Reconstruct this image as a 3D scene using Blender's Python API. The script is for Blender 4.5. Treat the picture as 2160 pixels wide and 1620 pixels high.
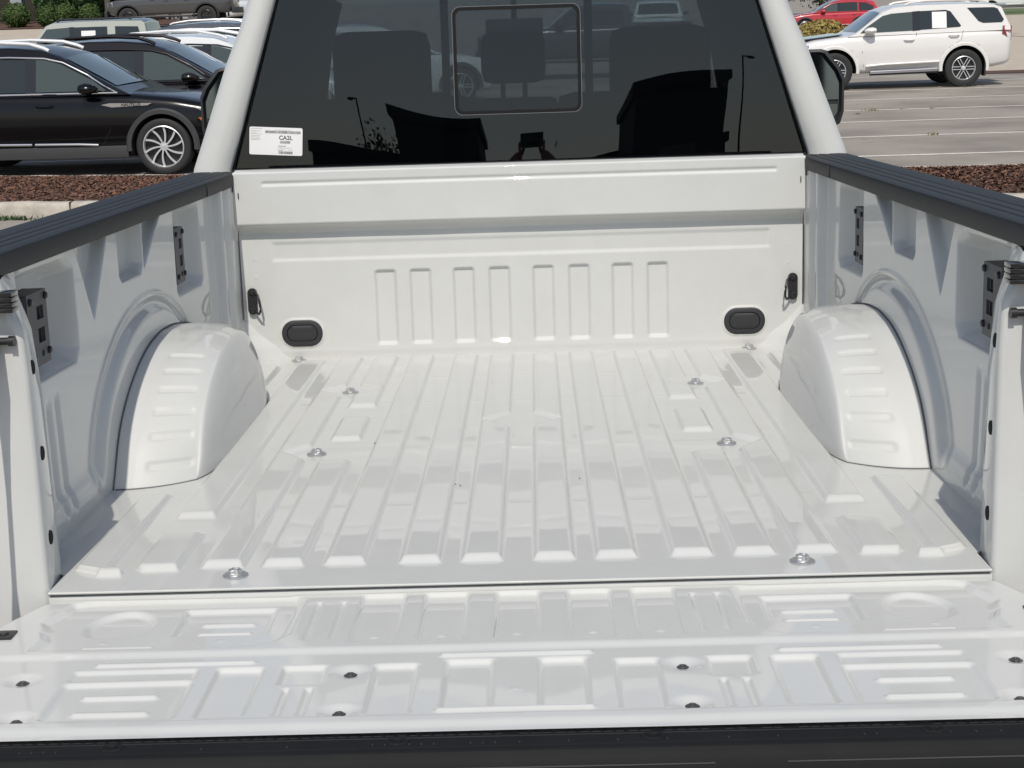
import bpy, bmesh, math, random
import numpy as np
from mathutils import Vector, Matrix, Euler
R = math.radians
S = bpy.context.scene
COL = S.collection
for o in list(bpy.data.objects): bpy.data.objects.remove(o)
random.seed(7); rng = np.random.default_rng(7)

# ------------------------------------------------------------ camera, world, sun
TILT = R(-2.5); FLOOR_H = 1.16
TRUCK = Matrix.Translation((0, 0, FLOOR_H)) @ Matrix.Rotation(TILT, 4, 'X')
cp = (4.41865548e-02, -2.36770860, 8.07096060e-01); yaw, pitch, roll = 1.83486093e-02, -0.2005, 0.0312
FPX = 3226.15
CAMP = None
def cam_axes():
    ca, sa = math.cos(yaw), math.sin(yaw); cb, sb = math.cos(pitch), math.sin(pitch); cc, sc = math.cos(roll), math.sin(roll)
    Rz = Matrix(((ca, -sa, 0), (sa, ca, 0), (0, 0, 1))); Rx = Matrix(((1, 0, 0), (0, cb, -sb), (0, sb, cb))); Ry = Matrix(((cc, 0, sc), (0, 1, 0), (-sc, 0, cc)))
    return Rz @ Rx @ Ry
A = cam_axes()
m = Matrix((( A[0][0], A[0][2], -A[0][1]), (A[1][0], A[1][2], -A[1][1]), (A[2][0], A[2][2], -A[2][1]))).to_4x4()
cam_d = bpy.data.cameras.new('camera'); cam = bpy.data.objects.new('camera', cam_d); COL.objects.link(cam)
cam.matrix_world = TRUCK @ Matrix.Translation(cp) @ m
cam_d.sensor_width = 36; cam_d.lens = FPX / 2160 * 36; cam_d.clip_start = 0.05; cam_d.clip_end = 3000
S.camera = cam
SUN_EL, SUN_AZ = 53, -1.5       # sun stands behind the camera, in the plane of the truck
w = bpy.data.worlds.new('World'); S.world = w; w.use_nodes = True
nt = w.node_tree; bg = nt.nodes['Background']
sky = nt.nodes.new('ShaderNodeTexSky'); sky.sky_type = 'NISHITA'; sky.sun_disc = False
sky.sun_elevation = R(SUN_EL); sky.sun_rotation = R(181.5); sky.dust_density = 1.2; sky.air_density = 1.0
hs = nt.nodes.new('ShaderNodeHueSaturation'); hs.inputs['Saturation'].default_value = .82; nt.links.new(sky.outputs[0], hs.inputs['Color']); nt.links.new(hs.outputs[0], bg.inputs[0]); bg.inputs[1].default_value = 0.110
sl = bpy.data.lights.new('sun', 'SUN'); sl.energy = 3.3; sl.angle = R(0.5); sl.color = (1, .95, .87)
so = bpy.data.objects.new('sun', sl); COL.objects.link(so)
so.rotation_euler = (R(90 - SUN_EL), 0, R(SUN_AZ)); so.location = (0, -20, 25)
S.view_settings.view_transform = 'Standard'; S.view_settings.look = 'None'; S.view_settings.exposure = 0.0; S.view_settings.gamma = 1
S.render.engine = 'CYCLES'
try:
    S.cycles.max_bounces = 10; S.cycles.transparent_max_bounces = 16; S.cycles.glossy_bounces = 5; S.cycles.caustics_reflective = False; S.cycles.sample_clamp_indirect = 6
except Exception: pass

# ------------------------------------------------------------ materials
def mat(name, col, rough=.5, metal=0., coat=0., nscale=0, namt=0., bump=0., bscale=200, spec=None, alpha=None, coatr=.03):
    m = bpy.data.materials.new(name); m.use_nodes = True; t = m.node_tree; b = t.nodes['Principled BSDF']
    b.inputs['Base Color'].default_value = (*col, 1); b.inputs['Roughness'].default_value = rough; b.inputs['Metallic'].default_value = metal
    b.inputs['Coat Weight'].default_value = coat; b.inputs['Coat Roughness'].default_value = coatr
    if spec is not None: b.inputs['Specular IOR Level'].default_value = spec
    tc = t.nodes.new('ShaderNodeTexCoord')
    if namt:
        n = t.nodes.new('ShaderNodeTexNoise'); n.inputs['Scale'].default_value = nscale; n.inputs['Detail'].default_value = 6; n.inputs['Roughness'].default_value = .65
        t.links.new(tc.outputs['Object'], n.inputs['Vector'])
        r = t.nodes.new('ShaderNodeMapRange'); r.inputs['From Min'].default_value = .25; r.inputs['From Max'].default_value = .75
        r.inputs['To Min'].default_value = 1 - namt; r.inputs['To Max'].default_value = 1 + namt
        t.links.new(n.outputs['Fac'], r.inputs['Value'])
        mx = t.nodes.new('ShaderNodeMix'); mx.data_type = 'RGBA'; mx.blend_type = 'MULTIPLY'; mx.inputs['Factor'].default_value = 1
        mx.inputs['A'].default_value = (*col, 1); t.links.new(r.outputs[0], mx.inputs['B']); t.links.new(mx.outputs['Result'], b.inputs['Base Color'])
    if bump:
        n2 = t.nodes.new('ShaderNodeTexNoise'); n2.inputs['Scale'].default_value = bscale; n2.inputs['Detail'].default_value = 3
        t.links.new(tc.outputs['Object'], n2.inputs['Vector'])
        bp = t.nodes.new('ShaderNodeBump'); bp.inputs['Strength'].default_value = 1; bp.inputs['Distance'].default_value = bump
        t.links.new(n2.outputs['Fac'], bp.inputs['Height']); t.links.new(bp.outputs[0], b.inputs['Normal'])
        if coat: t.links.new(bp.outputs[0], b.inputs['Coat Normal'])
    return m
def glass(name, tint, rough=.0, ior=1.5, fres=1.0):
    m = bpy.data.materials.new(name); m.use_nodes = True; t = m.node_tree; t.nodes.clear()
    o = t.nodes.new('ShaderNodeOutputMaterial'); tr = t.nodes.new('ShaderNodeBsdfTransparent'); tr.inputs[0].default_value = (*tint, 1)
    g = t.nodes.new('ShaderNodeBsdfGlossy'); g.inputs['Roughness'].default_value = rough; g.inputs[0].default_value = (fres, fres, fres, 1)
    ge = t.nodes.new('ShaderNodeNewGeometry'); dt = t.nodes.new('ShaderNodeVectorMath'); dt.operation = 'DOT_PRODUCT'; t.links.new(ge.outputs['Normal'], dt.inputs[0]); t.links.new(ge.outputs['Incoming'], dt.inputs[1])
    f0 = ((ior - 1) / (ior + 1)) ** 2
    def mth(op, a, b_=None):
        q = t.nodes.new('ShaderNodeMath'); q.operation = op
        for k, v in ((0, a), (1, b_)):
            if v is None: continue
            if isinstance(v, (int, float)): q.inputs[k].default_value = v
            else: t.links.new(v, q.inputs[k])
        return q.outputs[0]
    fr = mth('ADD', mth('MULTIPLY', mth('POWER', mth('SUBTRACT', 1.0, mth('ABSOLUTE', dt.outputs['Value'])), 5.0), 1 - f0), f0)
    mx = t.nodes.new('ShaderNodeMixShader')
    t.links.new(fr, mx.inputs[0]); t.links.new(tr.outputs[0], mx.inputs[1]); t.links.new(g.outputs[0], mx.inputs[2]); t.links.new(mx.outputs[0], o.inputs[0])
    return m

M = {}
M['paint'] = mat('white_paint', (.562, .565, .545), .45, coat=.78, bump=.000006, bscale=220, nscale=9.0, namt=.03, coatr=.015, spec=.12)
M['gap_shade'] = mat('gap_shade_grey', (.11, .115, .12), .7)  # dark grey standing in for shadow in the wheelhouse gaps
M['paint_in'] = mat('underside_primer', (.30, .31, .32), .6)
M['black_plastic'] = mat('black_grained_plastic', (.022, .023, .026), .52, bump=.0004, bscale=900, nscale=30, namt=.12)
M['cap'] = mat('rail_cap_plastic', (.0125, .0132, .015), .55, bump=.0002, bscale=1200, nscale=14, namt=.2, spec=.35)
M['trim'] = mat('tailgate_trim_plastic', (.010, .0105, .011), .6, bump=.00008, bscale=900, spec=.18, nscale=20, namt=.15)
M['black_gloss'] = mat('black_gloss', (.01, .01, .011), .16, coat=.6)
M['black_metal'] = mat('black_metal', (.025, .025, .027), .35, metal=.2)
M['rubber'] = mat('rubber', (.02, .02, .02), .7, nscale=40, namt=.2)
M['hole'] = mat('dark_hole', (.004, .004, .005), .9)
M['zinc'] = mat('zinc_steel', (.62, .62, .61), .42, metal=.85, nscale=200, namt=.15)
M['steel_bracket'] = mat('grey_steel', (.075, .076, .08), .55, metal=.1)
M['chrome'] = mat('chrome', (.72, .73, .75), .14, metal=1)
M['alloy'] = mat('machined_alloy', (.72, .72, .72), .38, metal=.6)
M['alloy_dark'] = mat('dark_alloy', (.05, .05, .055), .35, metal=.6)
M['seal'] = mat('rubber_seal', (.015, .016, .017), .45)
M['tint'] = glass('tinted_rear_glass', (.35, .375, .41), 0.0, 1.52)
M['tint_side'] = glass('dark_side_glass', (.22, .25, .25), 0.0, 1.6)
M['clear'] = glass('green_clear_glass', (.90, .96, .92), 0.0, 1.4)
M['mirror'] = mat('mirror_glass', (.13, .16, .19), .03, metal=1)
M['seat'] = mat('seat_cloth', (.022, .022, .024), .85, nscale=60, namt=.2)
M['cabin'] = mat('cabin_trim', (.015, .015, .016), .7)
M['sticker'] = mat('paper_label', (.80, .79, .78), .6, nscale=12, namt=.03)
M['ink'] = mat('label_ink', (.10, .10, .10), .8)
M['inkl'] = mat('faint_ink', (.42, .41, .40), .8)
M['red_lens'] = mat('red_lens', (.30, .012, .02), .2, coat=.5)
M['amber'] = mat('amber_lens', (.55, .12, .03), .25, coat=.5)
M['headlamp'] = mat('headlamp_lens', (.45, .47, .5), .08, metal=.4, coat=1)
M['carwin'] = mat('car_window_glass', (.014, .020, .020), .03, coat=.5, coatr=.0)
M['carwin_clear'] = mat('car_window_greenish', (.045, .062, .056), .03, coat=.6, coatr=.0)
M['p_black'] = mat('black_car_paint', (.003, .003, .004), .2, coat=.4, coatr=.01, spec=.2)
M['p_brown'] = mat('dark_brown_car_paint', (.010, .0075, .0075), .2, coat=.6, coatr=.01, spec=.25)
M['p_white'] = mat('pearl_white_car_paint', (.74, .72, .69), .3, coat=1, coatr=.02)
M['p_white2'] = mat('white_car_paint', (.76, .77, .77), .3, coat=1, coatr=.02)
M['p_sage'] = mat('pale_grey_green_car_paint', (.42, .44, .39), .3, coat=1)
M['p_blue'] = mat('dark_blue_car_paint', (.035, .045, .065), .25, coat=1)
M['p_grey'] = mat('grey_car_paint', (.045, .046, .049), .3, coat=1)
M['p_red'] = mat('red_car_paint', (.42, .008, .022), .25, coat=1)
M['p_cream'] = mat('cream_car_paint', (.70, .62, .52), .3, coat=1)
M['shade_liner'] = mat('wheel_arch_liner', (.012, .012, .012), .9)
M['greyclad'] = mat('grey_lower_cladding', (.045, .045, .047), .45)
M['curb'] = mat('concrete_kerb', (.44, .40, .34), .85, nscale=6, namt=.28, bump=.004, bscale=60)
M['concrete'] = mat('pale_concrete', (.46, .39, .31), .9, nscale=2, namt=.15)
M['line'] = mat('faded_white_marking', (.74, .69, .62), .8, nscale=14, namt=.25)
M['bark'] = mat('tree_bark', (.10, .085, .07), .9, nscale=20, namt=.3)
M['grass'] = mat('grass', (.10, .14, .045), .9, nscale=20, namt=.4)
M['wall'] = mat('grey_wall_panel', (.34, .37, .40), .5, nscale=1, namt=.05)
M['darkwall'] = mat('dark_building_wall', (.05, .052, .055), .7, nscale=1, namt=.2)
M['pole'] = mat('dark_bronze_pole', (.03, .028, .026), .5)
M['skin'] = mat('skin', (.42, .25, .18), .55)
M['shirt'] = mat('red_shirt_cloth', (.36, .07, .06), .9)
M['jeans'] = mat('jeans_cloth', (.04, .06, .11), .9)
M['shoe'] = mat('shoe', (.03, .03, .03), .6)

def mixmat(name, cols, scale, rough=.9, bump=.0, bscale=40, detail=8):
    m = bpy.data.materials.new(name); m.use_nodes = True; t = m.node_tree; b = t.nodes['Principled BSDF']; b.inputs['Roughness'].default_value = rough
    tc = t.nodes.new('ShaderNodeTexCoord'); n = t.nodes.new('ShaderNodeTexNoise'); n.inputs['Scale'].default_value = scale; n.inputs['Detail'].default_value = detail
    t.links.new(tc.outputs['Object'], n.inputs['Vector']); r = t.nodes.new('ShaderNodeValToRGB'); e = r.color_ramp.elements
    e[0].position = .3; e[0].color = (*cols[0], 1); e[1].position = .7; e[1].color = (*cols[-1], 1)
    for i, c in enumerate(cols[1:-1]): k = e.new(.3 + .4 * (i + 1) / (len(cols) - 1)); k.color = (*c, 1)
    t.links.new(n.outputs['Fac'], r.inputs[0]); t.links.new(r.outputs[0], b.inputs['Base Color'])
    if bump:
        n2 = t.nodes.new('ShaderNodeTexNoise'); n2.inputs['Scale'].default_value = bscale; t.links.new(tc.outputs['Object'], n2.inputs['Vector'])
        bp = t.nodes.new('ShaderNodeBump'); bp.inputs['Distance'].default_value = bump; t.links.new(n2.outputs['Fac'], bp.inputs['Height']); t.links.new(bp.outputs[0], b.inputs['Normal'])
    return m
def asphalt():
    m = mixmat('weathered_asphalt', [(.18, .158, .134), (.285, .252, .213), (.35, .312, .265)], .45, .88, .004, 120)
    t = m.node_tree; b = t.nodes['Principled BSDF']; tc = t.nodes.new('ShaderNodeTexCoord')
    ramp = [n for n in t.nodes if n.type == 'VALTORGB'][0]
    n = t.nodes.new('ShaderNodeTexNoise'); n.inputs['Scale'].default_value = 55; n.inputs['Detail'].default_value = 4; t.links.new(tc.outputs['Object'], n.inputs['Vector'])
    r = t.nodes.new('ShaderNodeMapRange'); r.inputs[1].default_value = .3; r.inputs[2].default_value = .7; r.inputs[3].default_value = .78; r.inputs[4].default_value = 1.2; t.links.new(n.outputs['Fac'], r.inputs[0])
    v = t.nodes.new('ShaderNodeTexVoronoi'); v.feature = 'DISTANCE_TO_EDGE'; v.inputs['Scale'].default_value = .22
    n3 = t.nodes.new('ShaderNodeTexNoise'); n3.inputs['Scale'].default_value = 1.3; t.links.new(tc.outputs['Object'], n3.inputs['Vector'])
    av = t.nodes.new('ShaderNodeVectorMath'); av.operation = 'ADD'; t.links.new(tc.outputs['Object'], av.inputs[0]); t.links.new(n3.outputs['Color'], av.inputs[1]); t.links.new(av.outputs[0], v.inputs['Vector'])
    r2 = t.nodes.new('ShaderNodeMapRange'); r2.inputs[1].default_value = .0; r2.inputs[2].default_value = .0035; r2.inputs[3].default_value = .6; r2.inputs[4].default_value = 1; t.links.new(v.outputs['Distance'], r2.inputs[0])
    m1 = t.nodes.new('ShaderNodeMath'); m1.operation = 'MULTIPLY'; t.links.new(r.outputs[0], m1.inputs[0]); t.links.new(r2.outputs[0], m1.inputs[1])
    mx = t.nodes.new('ShaderNodeMix'); mx.data_type = 'RGBA'; mx.blend_type = 'MULTIPLY'; mx.inputs['Factor'].default_value = 1
    t.links.new(ramp.outputs[0], mx.inputs['A']); t.links.new(m1.outputs[0], mx.inputs['B']); t.links.new(mx.outputs['Result'], b.inputs['Base Color'])
    return m
M['asphalt'] = asphalt()
M['mulch'] = mixmat('brown_bark_mulch', [(.035, .018, .013), (.095, .048, .033), (.17, .095, .065)], 38, .95, .02, 60)
def hued(name, col, amt=.35):   # per-face-island variation for leaves and chips
    m = bpy.data.materials.new(name); m.use_nodes = True; t = m.node_tree; b = t.nodes['Principled BSDF']; b.inputs['Roughness'].default_value = .8
    g = t.nodes.new('ShaderNodeNewGeometry'); r = t.nodes.new('ShaderNodeMapRange'); r.inputs[3].default_value = 1 - amt; r.inputs[4].default_value = 1 + amt * 1.3
    t.links.new(g.outputs['Random Per Island'], r.inputs[0]); mx = t.nodes.new('ShaderNodeMix'); mx.data_type = 'RGBA'; mx.blend_type = 'MULTIPLY'; mx.inputs['Factor'].default_value = 1
    mx.inputs['A'].default_value = (*col, 1); t.links.new(r.outputs[0], mx.inputs['B']); t.links.new(mx.outputs['Result'], b.inputs['Base Color']); return m
M['chip'] = hued('bark_chip', (.105, .050, .030), .8)
M['leaf'] = hued('dark_green_leaf', (.035, .075, .022), .5)
M['leaf_hedge'] = hued('clipped_hedge_leaf', (.045, .080, .016), .6)
M['leaf_tree'] = hued('tree_leaf', (.035, .07, .028), .5)
M['leaf_yellow'] = hued('yellow_brown_shrub_leaf', (.22, .17, .045), .5)
M['weed'] = hued('dry_weed', (.16, .15, .06), .4)

# ------------------------------------------------------------ mesh helpers
def link(name, me, mats, parent=None, smooth=True, angle=None):
    o = bpy.data.objects.new(name, me); COL.objects.link(o)
    for q in (mats if isinstance(mats, (list, tuple)) else [mats]): me.materials.append(q)
    if smooth: me.polygons.foreach_set('use_smooth', [True] * len(me.polygons))
    if angle is not None:
        try: me.set_sharp_from_angle(angle=R(angle))
        except Exception: pass
    if parent is not None: o.parent = parent
    return o
def tag(o, label=None, cat=None, group=None, kind=None):
    if label: o['label'] = label
    if cat: o['category'] = cat
    if group: o['group'] = group
    if kind: o['kind'] = kind
    return o
def empty(name, loc=(0, 0, 0), rz=0, parent=None):
    o = bpy.data.objects.new(name, None); COL.objects.link(o); o.location = loc; o.rotation_euler = (0, 0, rz); o.empty_display_size = .1
    if parent is not None: o.parent = parent
    return o
def grid_mesh(X, Y, Z, keep=None, flip=False):
    n, k = X.shape
    co = np.stack([X, Y, Z], -1).reshape(-1, 3).astype(np.float32)
    i, j = np.meshgrid(np.arange(n - 1), np.arange(k - 1), indexing='ij'); a = i * k + j
    f = np.stack([a, a + 1, a + k + 1, a + k], -1)
    if keep is not None: f = f[keep]
    f = f.reshape(-1, 4)
    if flip: f = f[:, ::-1]
    me = bpy.data.meshes.new('m'); me.vertices.add(len(co)); me.vertices.foreach_set('co', co.ravel())
    me.loops.add(f.size); me.polygons.add(len(f)); me.loops.foreach_set('vertex_index', f.ravel().astype(np.int32))
    me.polygons.foreach_set('loop_start', np.arange(0, f.size, 4, dtype=np.int32)); me.update(calc_edges=True); me.validate()
    return me
def grid(name, X, Y, Z, m, parent=None, keep=None, flip=False, angle=None):
    return link(name, grid_mesh(X, Y, Z, keep, flip), m, parent, True, angle)
class MB:
    def __init__(s): s.bm = bmesh.new(); s.mi = 0
    def _f(s, vs):
        try: f = s.bm.faces.new(vs); f.material_index = s.mi; return f
        except ValueError: return None
    def box(s, x0, x1, y0, y1, z0, z1, M4=None, bev=0):
        c = [(x, y, z) for z in (z0, z1) for y in (y0, y1) for x in (x0, x1)]
        b2 = bmesh.new() if bev else s.bm
        v = [b2.verts.new(p) for p in c]
        fs = [b2.faces.new([v[i] for i in q]) for q in ((0, 2, 3, 1), (4, 5, 7, 6), (0, 1, 5, 4), (1, 3, 7, 5), (3, 2, 6, 7), (2, 0, 4, 6))]
        for f in fs: f.material_index = s.mi
        if bev:
            bmesh.ops.bevel(b2, geom=list(b2.edges), offset=bev, segments=2, profile=.6, affect='EDGES')
            if M4 is not None: b2.transform(M4)
            tmp = bpy.data.meshes.new('t'); b2.to_mesh(tmp); b2.free(); s.bm.from_mesh(tmp); bpy.data.meshes.remove(tmp)
        elif M4 is not None: bmesh.ops.transform(s.bm, matrix=M4, verts=v)
        return s
    def prism(s, poly, plane, d0, d1, fn=None):
        """closed polygon (a,b) extruded; fn(a,b,d)->xyz"""
        n = len(poly); a = [s.bm.verts.new(fn(p[0], p[1], d0)) for p in poly]; b = [s.bm.verts.new(fn(p[0], p[1], d1)) for p in poly]
        s._f(a[::-1]); s._f(b)
        for i in range(n): s._f([a[i], a[(i + 1) % n], b[(i + 1) % n], b[i]])
        return s
    def lathe(s, prof, M4=None, n=24, cap=True):
        rings = []
        for r, z in prof: rings.append([s.bm.verts.new((r * math.cos(2 * math.pi * i / n), r * math.sin(2 * math.pi * i / n), z)) for i in range(n)])
        for p, q in zip(rings, rings[1:]):
            for i in range(n): s._f([p[i], p[(i + 1) % n], q[(i + 1) % n], q[i]])
        if cap: s._f(rings[0][::-1]); s._f(rings[-1])
        if M4 is not None: bmesh.ops.transform(s.bm, matrix=M4, verts=[v for r in rings for v in r])
        return s
    def tube(s, pts, r, n=8):
        pts = [Vector(p) for p in pts]; rr = r if isinstance(r, (list, tuple)) else [r] * len(pts); rings = []
        up = Vector((0, 0, 1))
        for i, p in enumerate(pts):
            t = (pts[min(i + 1, len(pts) - 1)] - pts[max(i - 1, 0)]).normalized()
            a = t.cross(up) if abs(t.dot(up)) < .95 else t.cross(Vector((1, 0, 0))); a.normalize(); b = t.cross(a)
            rings.append([s.bm.verts.new(p + rr[i] * (math.cos(2 * math.pi * k / n) * a + math.sin(2 * math.pi * k / n) * b)) for k in range(n)])
        for p, q in zip(rings, rings[1:]):
            for i in range(n): s._f([p[i], p[(i + 1) % n], q[(i + 1) % n], q[i]])
        s._f(rings[0][::-1]); s._f(rings[-1]); return s
    def quadgrid(s, rows):
        V = [[s.bm.verts.new(p) for p in r] for r in rows]
        for a, b in zip(V, V[1:]):
            for i in range(len(a) - 1): s._f([a[i], a[i + 1], b[i + 1], b[i]])
        return s
    def build(s, name, m, parent=None, smooth=True, angle=35, recalc=True):
        if recalc: bmesh.ops.recalc_face_normals(s.bm, faces=list(s.bm.faces))
        me = bpy.data.meshes.new(name); s.bm.to_mesh(me); s.bm.free(); return link(name, me, m, parent, smooth, angle)
def text_mesh(name, body, size, m, parent, M4, ext=.0006, bold=0.0, align='CENTER'):
    c = bpy.data.curves.new('t', 'FONT'); c.body = body; c.size = size; c.extrude = ext; c.offset = bold; c.align_x = align; c.align_y = 'CENTER'
    o = bpy.data.objects.new('t', c); COL.objects.link(o); bpy.context.view_layer.update()
    me = bpy.data.meshes.new_from_object(o.evaluated_get(bpy.context.evaluated_depsgraph_get())); bpy.data.objects.remove(o); me.transform(M4)
    return link(name, me, m, parent, False)
def sst(t): t = np.clip(t, 0, 1); return t * t * (3 - 2 * t)
def sst5(t): t = np.clip(t, 0, 1); return t * t * t * (t * (t * 6 - 15) + 10)
def rb(x, y, cx, cy, hx, hy, r=.01):         # rounded box SDF
    qx = np.abs(x - cx) - hx + r; qy = np.abs(y - cy) - hy + r
    return np.hypot(np.maximum(qx, 0), np.maximum(qy, 0)) + np.minimum(np.maximum(qx, qy), 0) - r
def ins(sd, w): return sst(-sd / w)          # 0 outside .. 1 inside past w
def poly_sd(px, py, P):                       # signed distance to polygon
    d = np.full(px.shape, 1e9); inside = np.zeros(px.shape, bool); n = len(P)
    for i in range(n):
        ax, ay = P[i]; bx, by = P[(i + 1) % n]; ex, ey = bx - ax, by - ay; wx, wy = px - ax, py - ay
        t = np.clip((wx * ex + wy * ey) / (ex * ex + ey * ey), 0, 1); d = np.minimum(d, np.hypot(wx - ex * t, wy - ey * t))
        c = ((ay > py) != (by > py)) & (px < (bx - ax) * (py - ay) / (by - ay + 1e-12) + ax); inside ^= c
    return np.where(inside, -d, d)

# ============================================================ THE TRUCK (its own frame, origin = rear edge of bed floor)
truck = empty('pickup_truck'); truck.matrix_world = TRUCK
tag(truck, 'white pickup truck with its empty cargo bed and lowered tailgate facing the viewer', 'pickup truck')

# --- bed floor
xs = np.arange(-.836, .8361, .0032); ys = np.concatenate([np.arange(-.002, .16, .003), np.arange(.16, 2.0701, .0055)])
X, Y = np.meshgrid(xs, ys, indexing='ij'); AX = np.abs(X)
def rib(c, y0, y1, hb=.0375, sl=.0105, el=.024):
    px = (hb - np.abs(AX - c)) / sl; py = np.minimum((Y - y0) / el, (y1 - Y) / el)
    return np.minimum(px, py)
H = np.zeros_like(X)
for c, segs, hb in ((.0615, ((.098, 2.03),), .0375), (.166, ((.098, 2.035),), .0375), (.2935, ((.098, 2.035),), .0375),
                    (.399, ((.098, .815), (.995, 1.235), (1.345, 2.035)), .0375), (.502, ((.098, 2.035),), .0375),
                    (.612, ((.085, .305), (.40, 2.0)), .040), (.724, ((.065, .575), (1.60, 1.93)), .033)):
    for y0, y1 in segs:
        H = np.maximum(H, rib(c, y0, y1, hb))
def dia(cx, cy, r, wd=.014): return np.clip((np.abs(AX - cx) + np.abs(Y - cy) * .8 - r) / wd, 0, 9)
for cx, cy, r in ((0, 1.16, .088), (.449, .885, .066), (.4505, 1.545, .066)): H = np.minimum(H, dia(cx, cy, r))
H = np.minimum(H, np.clip((rb(AX, Y, .715, .33, .035, .05, .02)) / .014, 0, 9)) if False else H
Z = .0105 * sst(H)
Z += -.0045 * ins(np.abs(AX - .449) + np.abs(Y - .885) * .8 - .052, .02) * 0
# faint pressing waves, thin cross beads like a stamped floor
Z += .0004 * np.sin(X * 23 + 2) * np.sin(Y * 7.3)
for yy in (.47, .93, 1.40, 1.72): Z += .0007 * np.exp(-((Y - yy) / .006) ** 2) * (H < .05) * (AX < .56)
wy = .7665 + (.836 - .7665) * sst((Y - .085) / .03); X2 = np.where(AX > .6, np.sign(X) * (.6 + (AX - .6) * (wy - .6) / .236), X)
# rolled rear lip
X2 = np.concatenate([X2[:, :1]] * 3 + [X2], 1); Y2 = np.concatenate([Y[:, :1] + .010, Y[:, :1] + .0005, Y[:, :1] - .0015, Y], 1)
Z2 = np.concatenate([Z[:, :1] - .0048, Z[:, :1] - .0042, Z[:, :1] - .0014, Z], 1)
bed = grid('bed_floor', X2, Y2, Z2, M['paint'], truck, flip=True)
mb = MB(); mb.box(-.90, .90, .0035, .12, -.090, -.0095, bev=.002); mb.box(-.83, .83, .12, 2.05, -.10, -.022)
mb.build('rear_sill', M['paint'], truck)
# tiny specks of grit lying in the ribs
for px, py in ((-.13, .60), (-.12, .59), (-.33, .97), (-.48, 1.62), (.12, .62), (-.62, 1.55), (.51, 1.2), (-.04, .4)):
    a = .0012; mb = MB(); mb.box(px - a, px + a, py - a * 1.4, py + a, .001, .003); mb.build('grit', M['ink'], bed)


# --- floor bolts
def bolt_mesh(r=.0212):
    b = MB(); b.lathe([(r, -.001), (r, .002), (r * .86, .0042), (r * .62, .0044), (r * .6, .0075), (r * .53, .008)], n=28)
    prof = []; n = 24; v0 = []
    for zz, k in ((.0075, 1), (.0135, .97), (.0155, .80)):
        v0.append([b.bm.verts.new(((r * .50 * k * (1 + .13 * math.cos(6 * 2 * math.pi * i / n))) * math.cos(2 * math.pi * i / n), (r * .50 * k * (1 + .13 * math.cos(6 * 2 * math.pi * i / n))) * math.sin(2 * math.pi * i / n), zz)) for i in range(n)])
    for p, q in zip(v0, v0[1:]):
        for i in range(n): b._f([p[i], p[(i + 1) % n], q[(i + 1) % n], q[i]])
    ring = [b.bm.verts.new((v.co.x * .55, v.co.y * .55, .0120)) for v in v0[-1]]
    for i in range(n): b._f([v0[-1][i], v0[-1][(i + 1) % n], ring[(i + 1) % n], ring[i]])
    b._f(ring); return b
fb = bolt_mesh().build('floor_bolt', M['zinc'], bed, angle=30)
for i, (x, y) in enumerate(((-.471, .061), (.471, .060), (-.449, .885), (.449, .885), (-.4505, 1.545), (.4505, 1.545), (-.658, 2.03), (.658, 2.03))):
    o = fb if i == 0 else fb.copy()
    if i: COL.objects.link(o); o.parent = bed
    o.location = (x, y, .001); o.scale = (1, 1, .75); o.rotation_euler = (0, 0, i * .7)

# --- headboard
xs = np.arange(-.816, .8161, .0034); zs = np.concatenate([np.arange(-.01, .36, .0032), np.arange(.36, .42, .002), np.arange(.42, .549, .003)])
X, Zg = np.meshgrid(xs, zs, indexing='ij'); AX = np.abs(X)
D = 2.060 - .040 * sst((Zg - .372) / .034)                    # upper section overhangs
D += .0036 * ins(rb(AX, Zg, 0, .318, .728, .031, .012), .013)
D += .0040 * ins(np.where(Zg > 0, rb(AX, Zg, 0, .518, .738, .0085, .008), 1), .008)
for c in (.0640, .1680, .2945, .3965): D += .0085 * ins(rb(AX, Zg, c, .147, .0335, .112, .012), .010)
D -= .0012 * np.exp(-((Zg - .022) / .01) ** 2)
D += -.0035 * ins(rb(AX, Zg, .648, .077, .068, .046, .045), .006) + .006 * ins(rb(AX, Zg, .648, .077, .058, .037, .036), .004)
D += .0004 * np.sin(X * 17) * np.sin(Zg * 21 + 1)
for c in (.115, .24, .45): D += .0 * np.exp(-((AX - c) / .016) ** 2) * np.exp(-((Zg - .006) / .006) ** 2)
for z in (.297, .245, .103): D -= .0022 * sst(1 - np.hypot(AX - .7745, Zg - z) / .0045)
# top flange
Xf = np.concatenate([X, X[:, -1:], X[:, -1:], X[:, -1:], X[:, -1:], X[:, -1:]], 1)
Yf = np.concatenate([D, D[:, -1:] + .003, D[:, -1:] + .035, D[:, -1:] + .043, D[:, -1:] + .075, D[:, -1:] + .085], 1)
Zf = np.concatenate([Zg, Zg[:, -1:] + .0025, Zg[:, -1:] + .0035, Zg[:, -1:] + .007, Zg[:, -1:] + .007, Zg[:, -1:] - .03], 1)
hbd = grid('headboard', Xf, Yf, Zf, M['paint'], truck, flip=False)
def rr_poly(cx, cz, hx, hz, r, n=8):
    P = []
    for k, (sx, sz) in enumerate(((1, 1), (-1, 1), (-1, -1), (1, -1))):
        for i in range(n + 1):
            a = math.pi / 2 * (k + i / n); P.append((cx + sx * (hx - r) + r * math.cos(a), cz + sz * (hz - r) + r * math.sin(a)))
    return P
def ring_rows(cx, cz, specs, yfun=None):
    return [[(x, y, z) for x, z in (rr_poly(cx, cz, hx, hz, r) + [rr_poly(cx, cz, hx, hz, r)[0]])] for hx, hz, r, y in specs]
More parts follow.
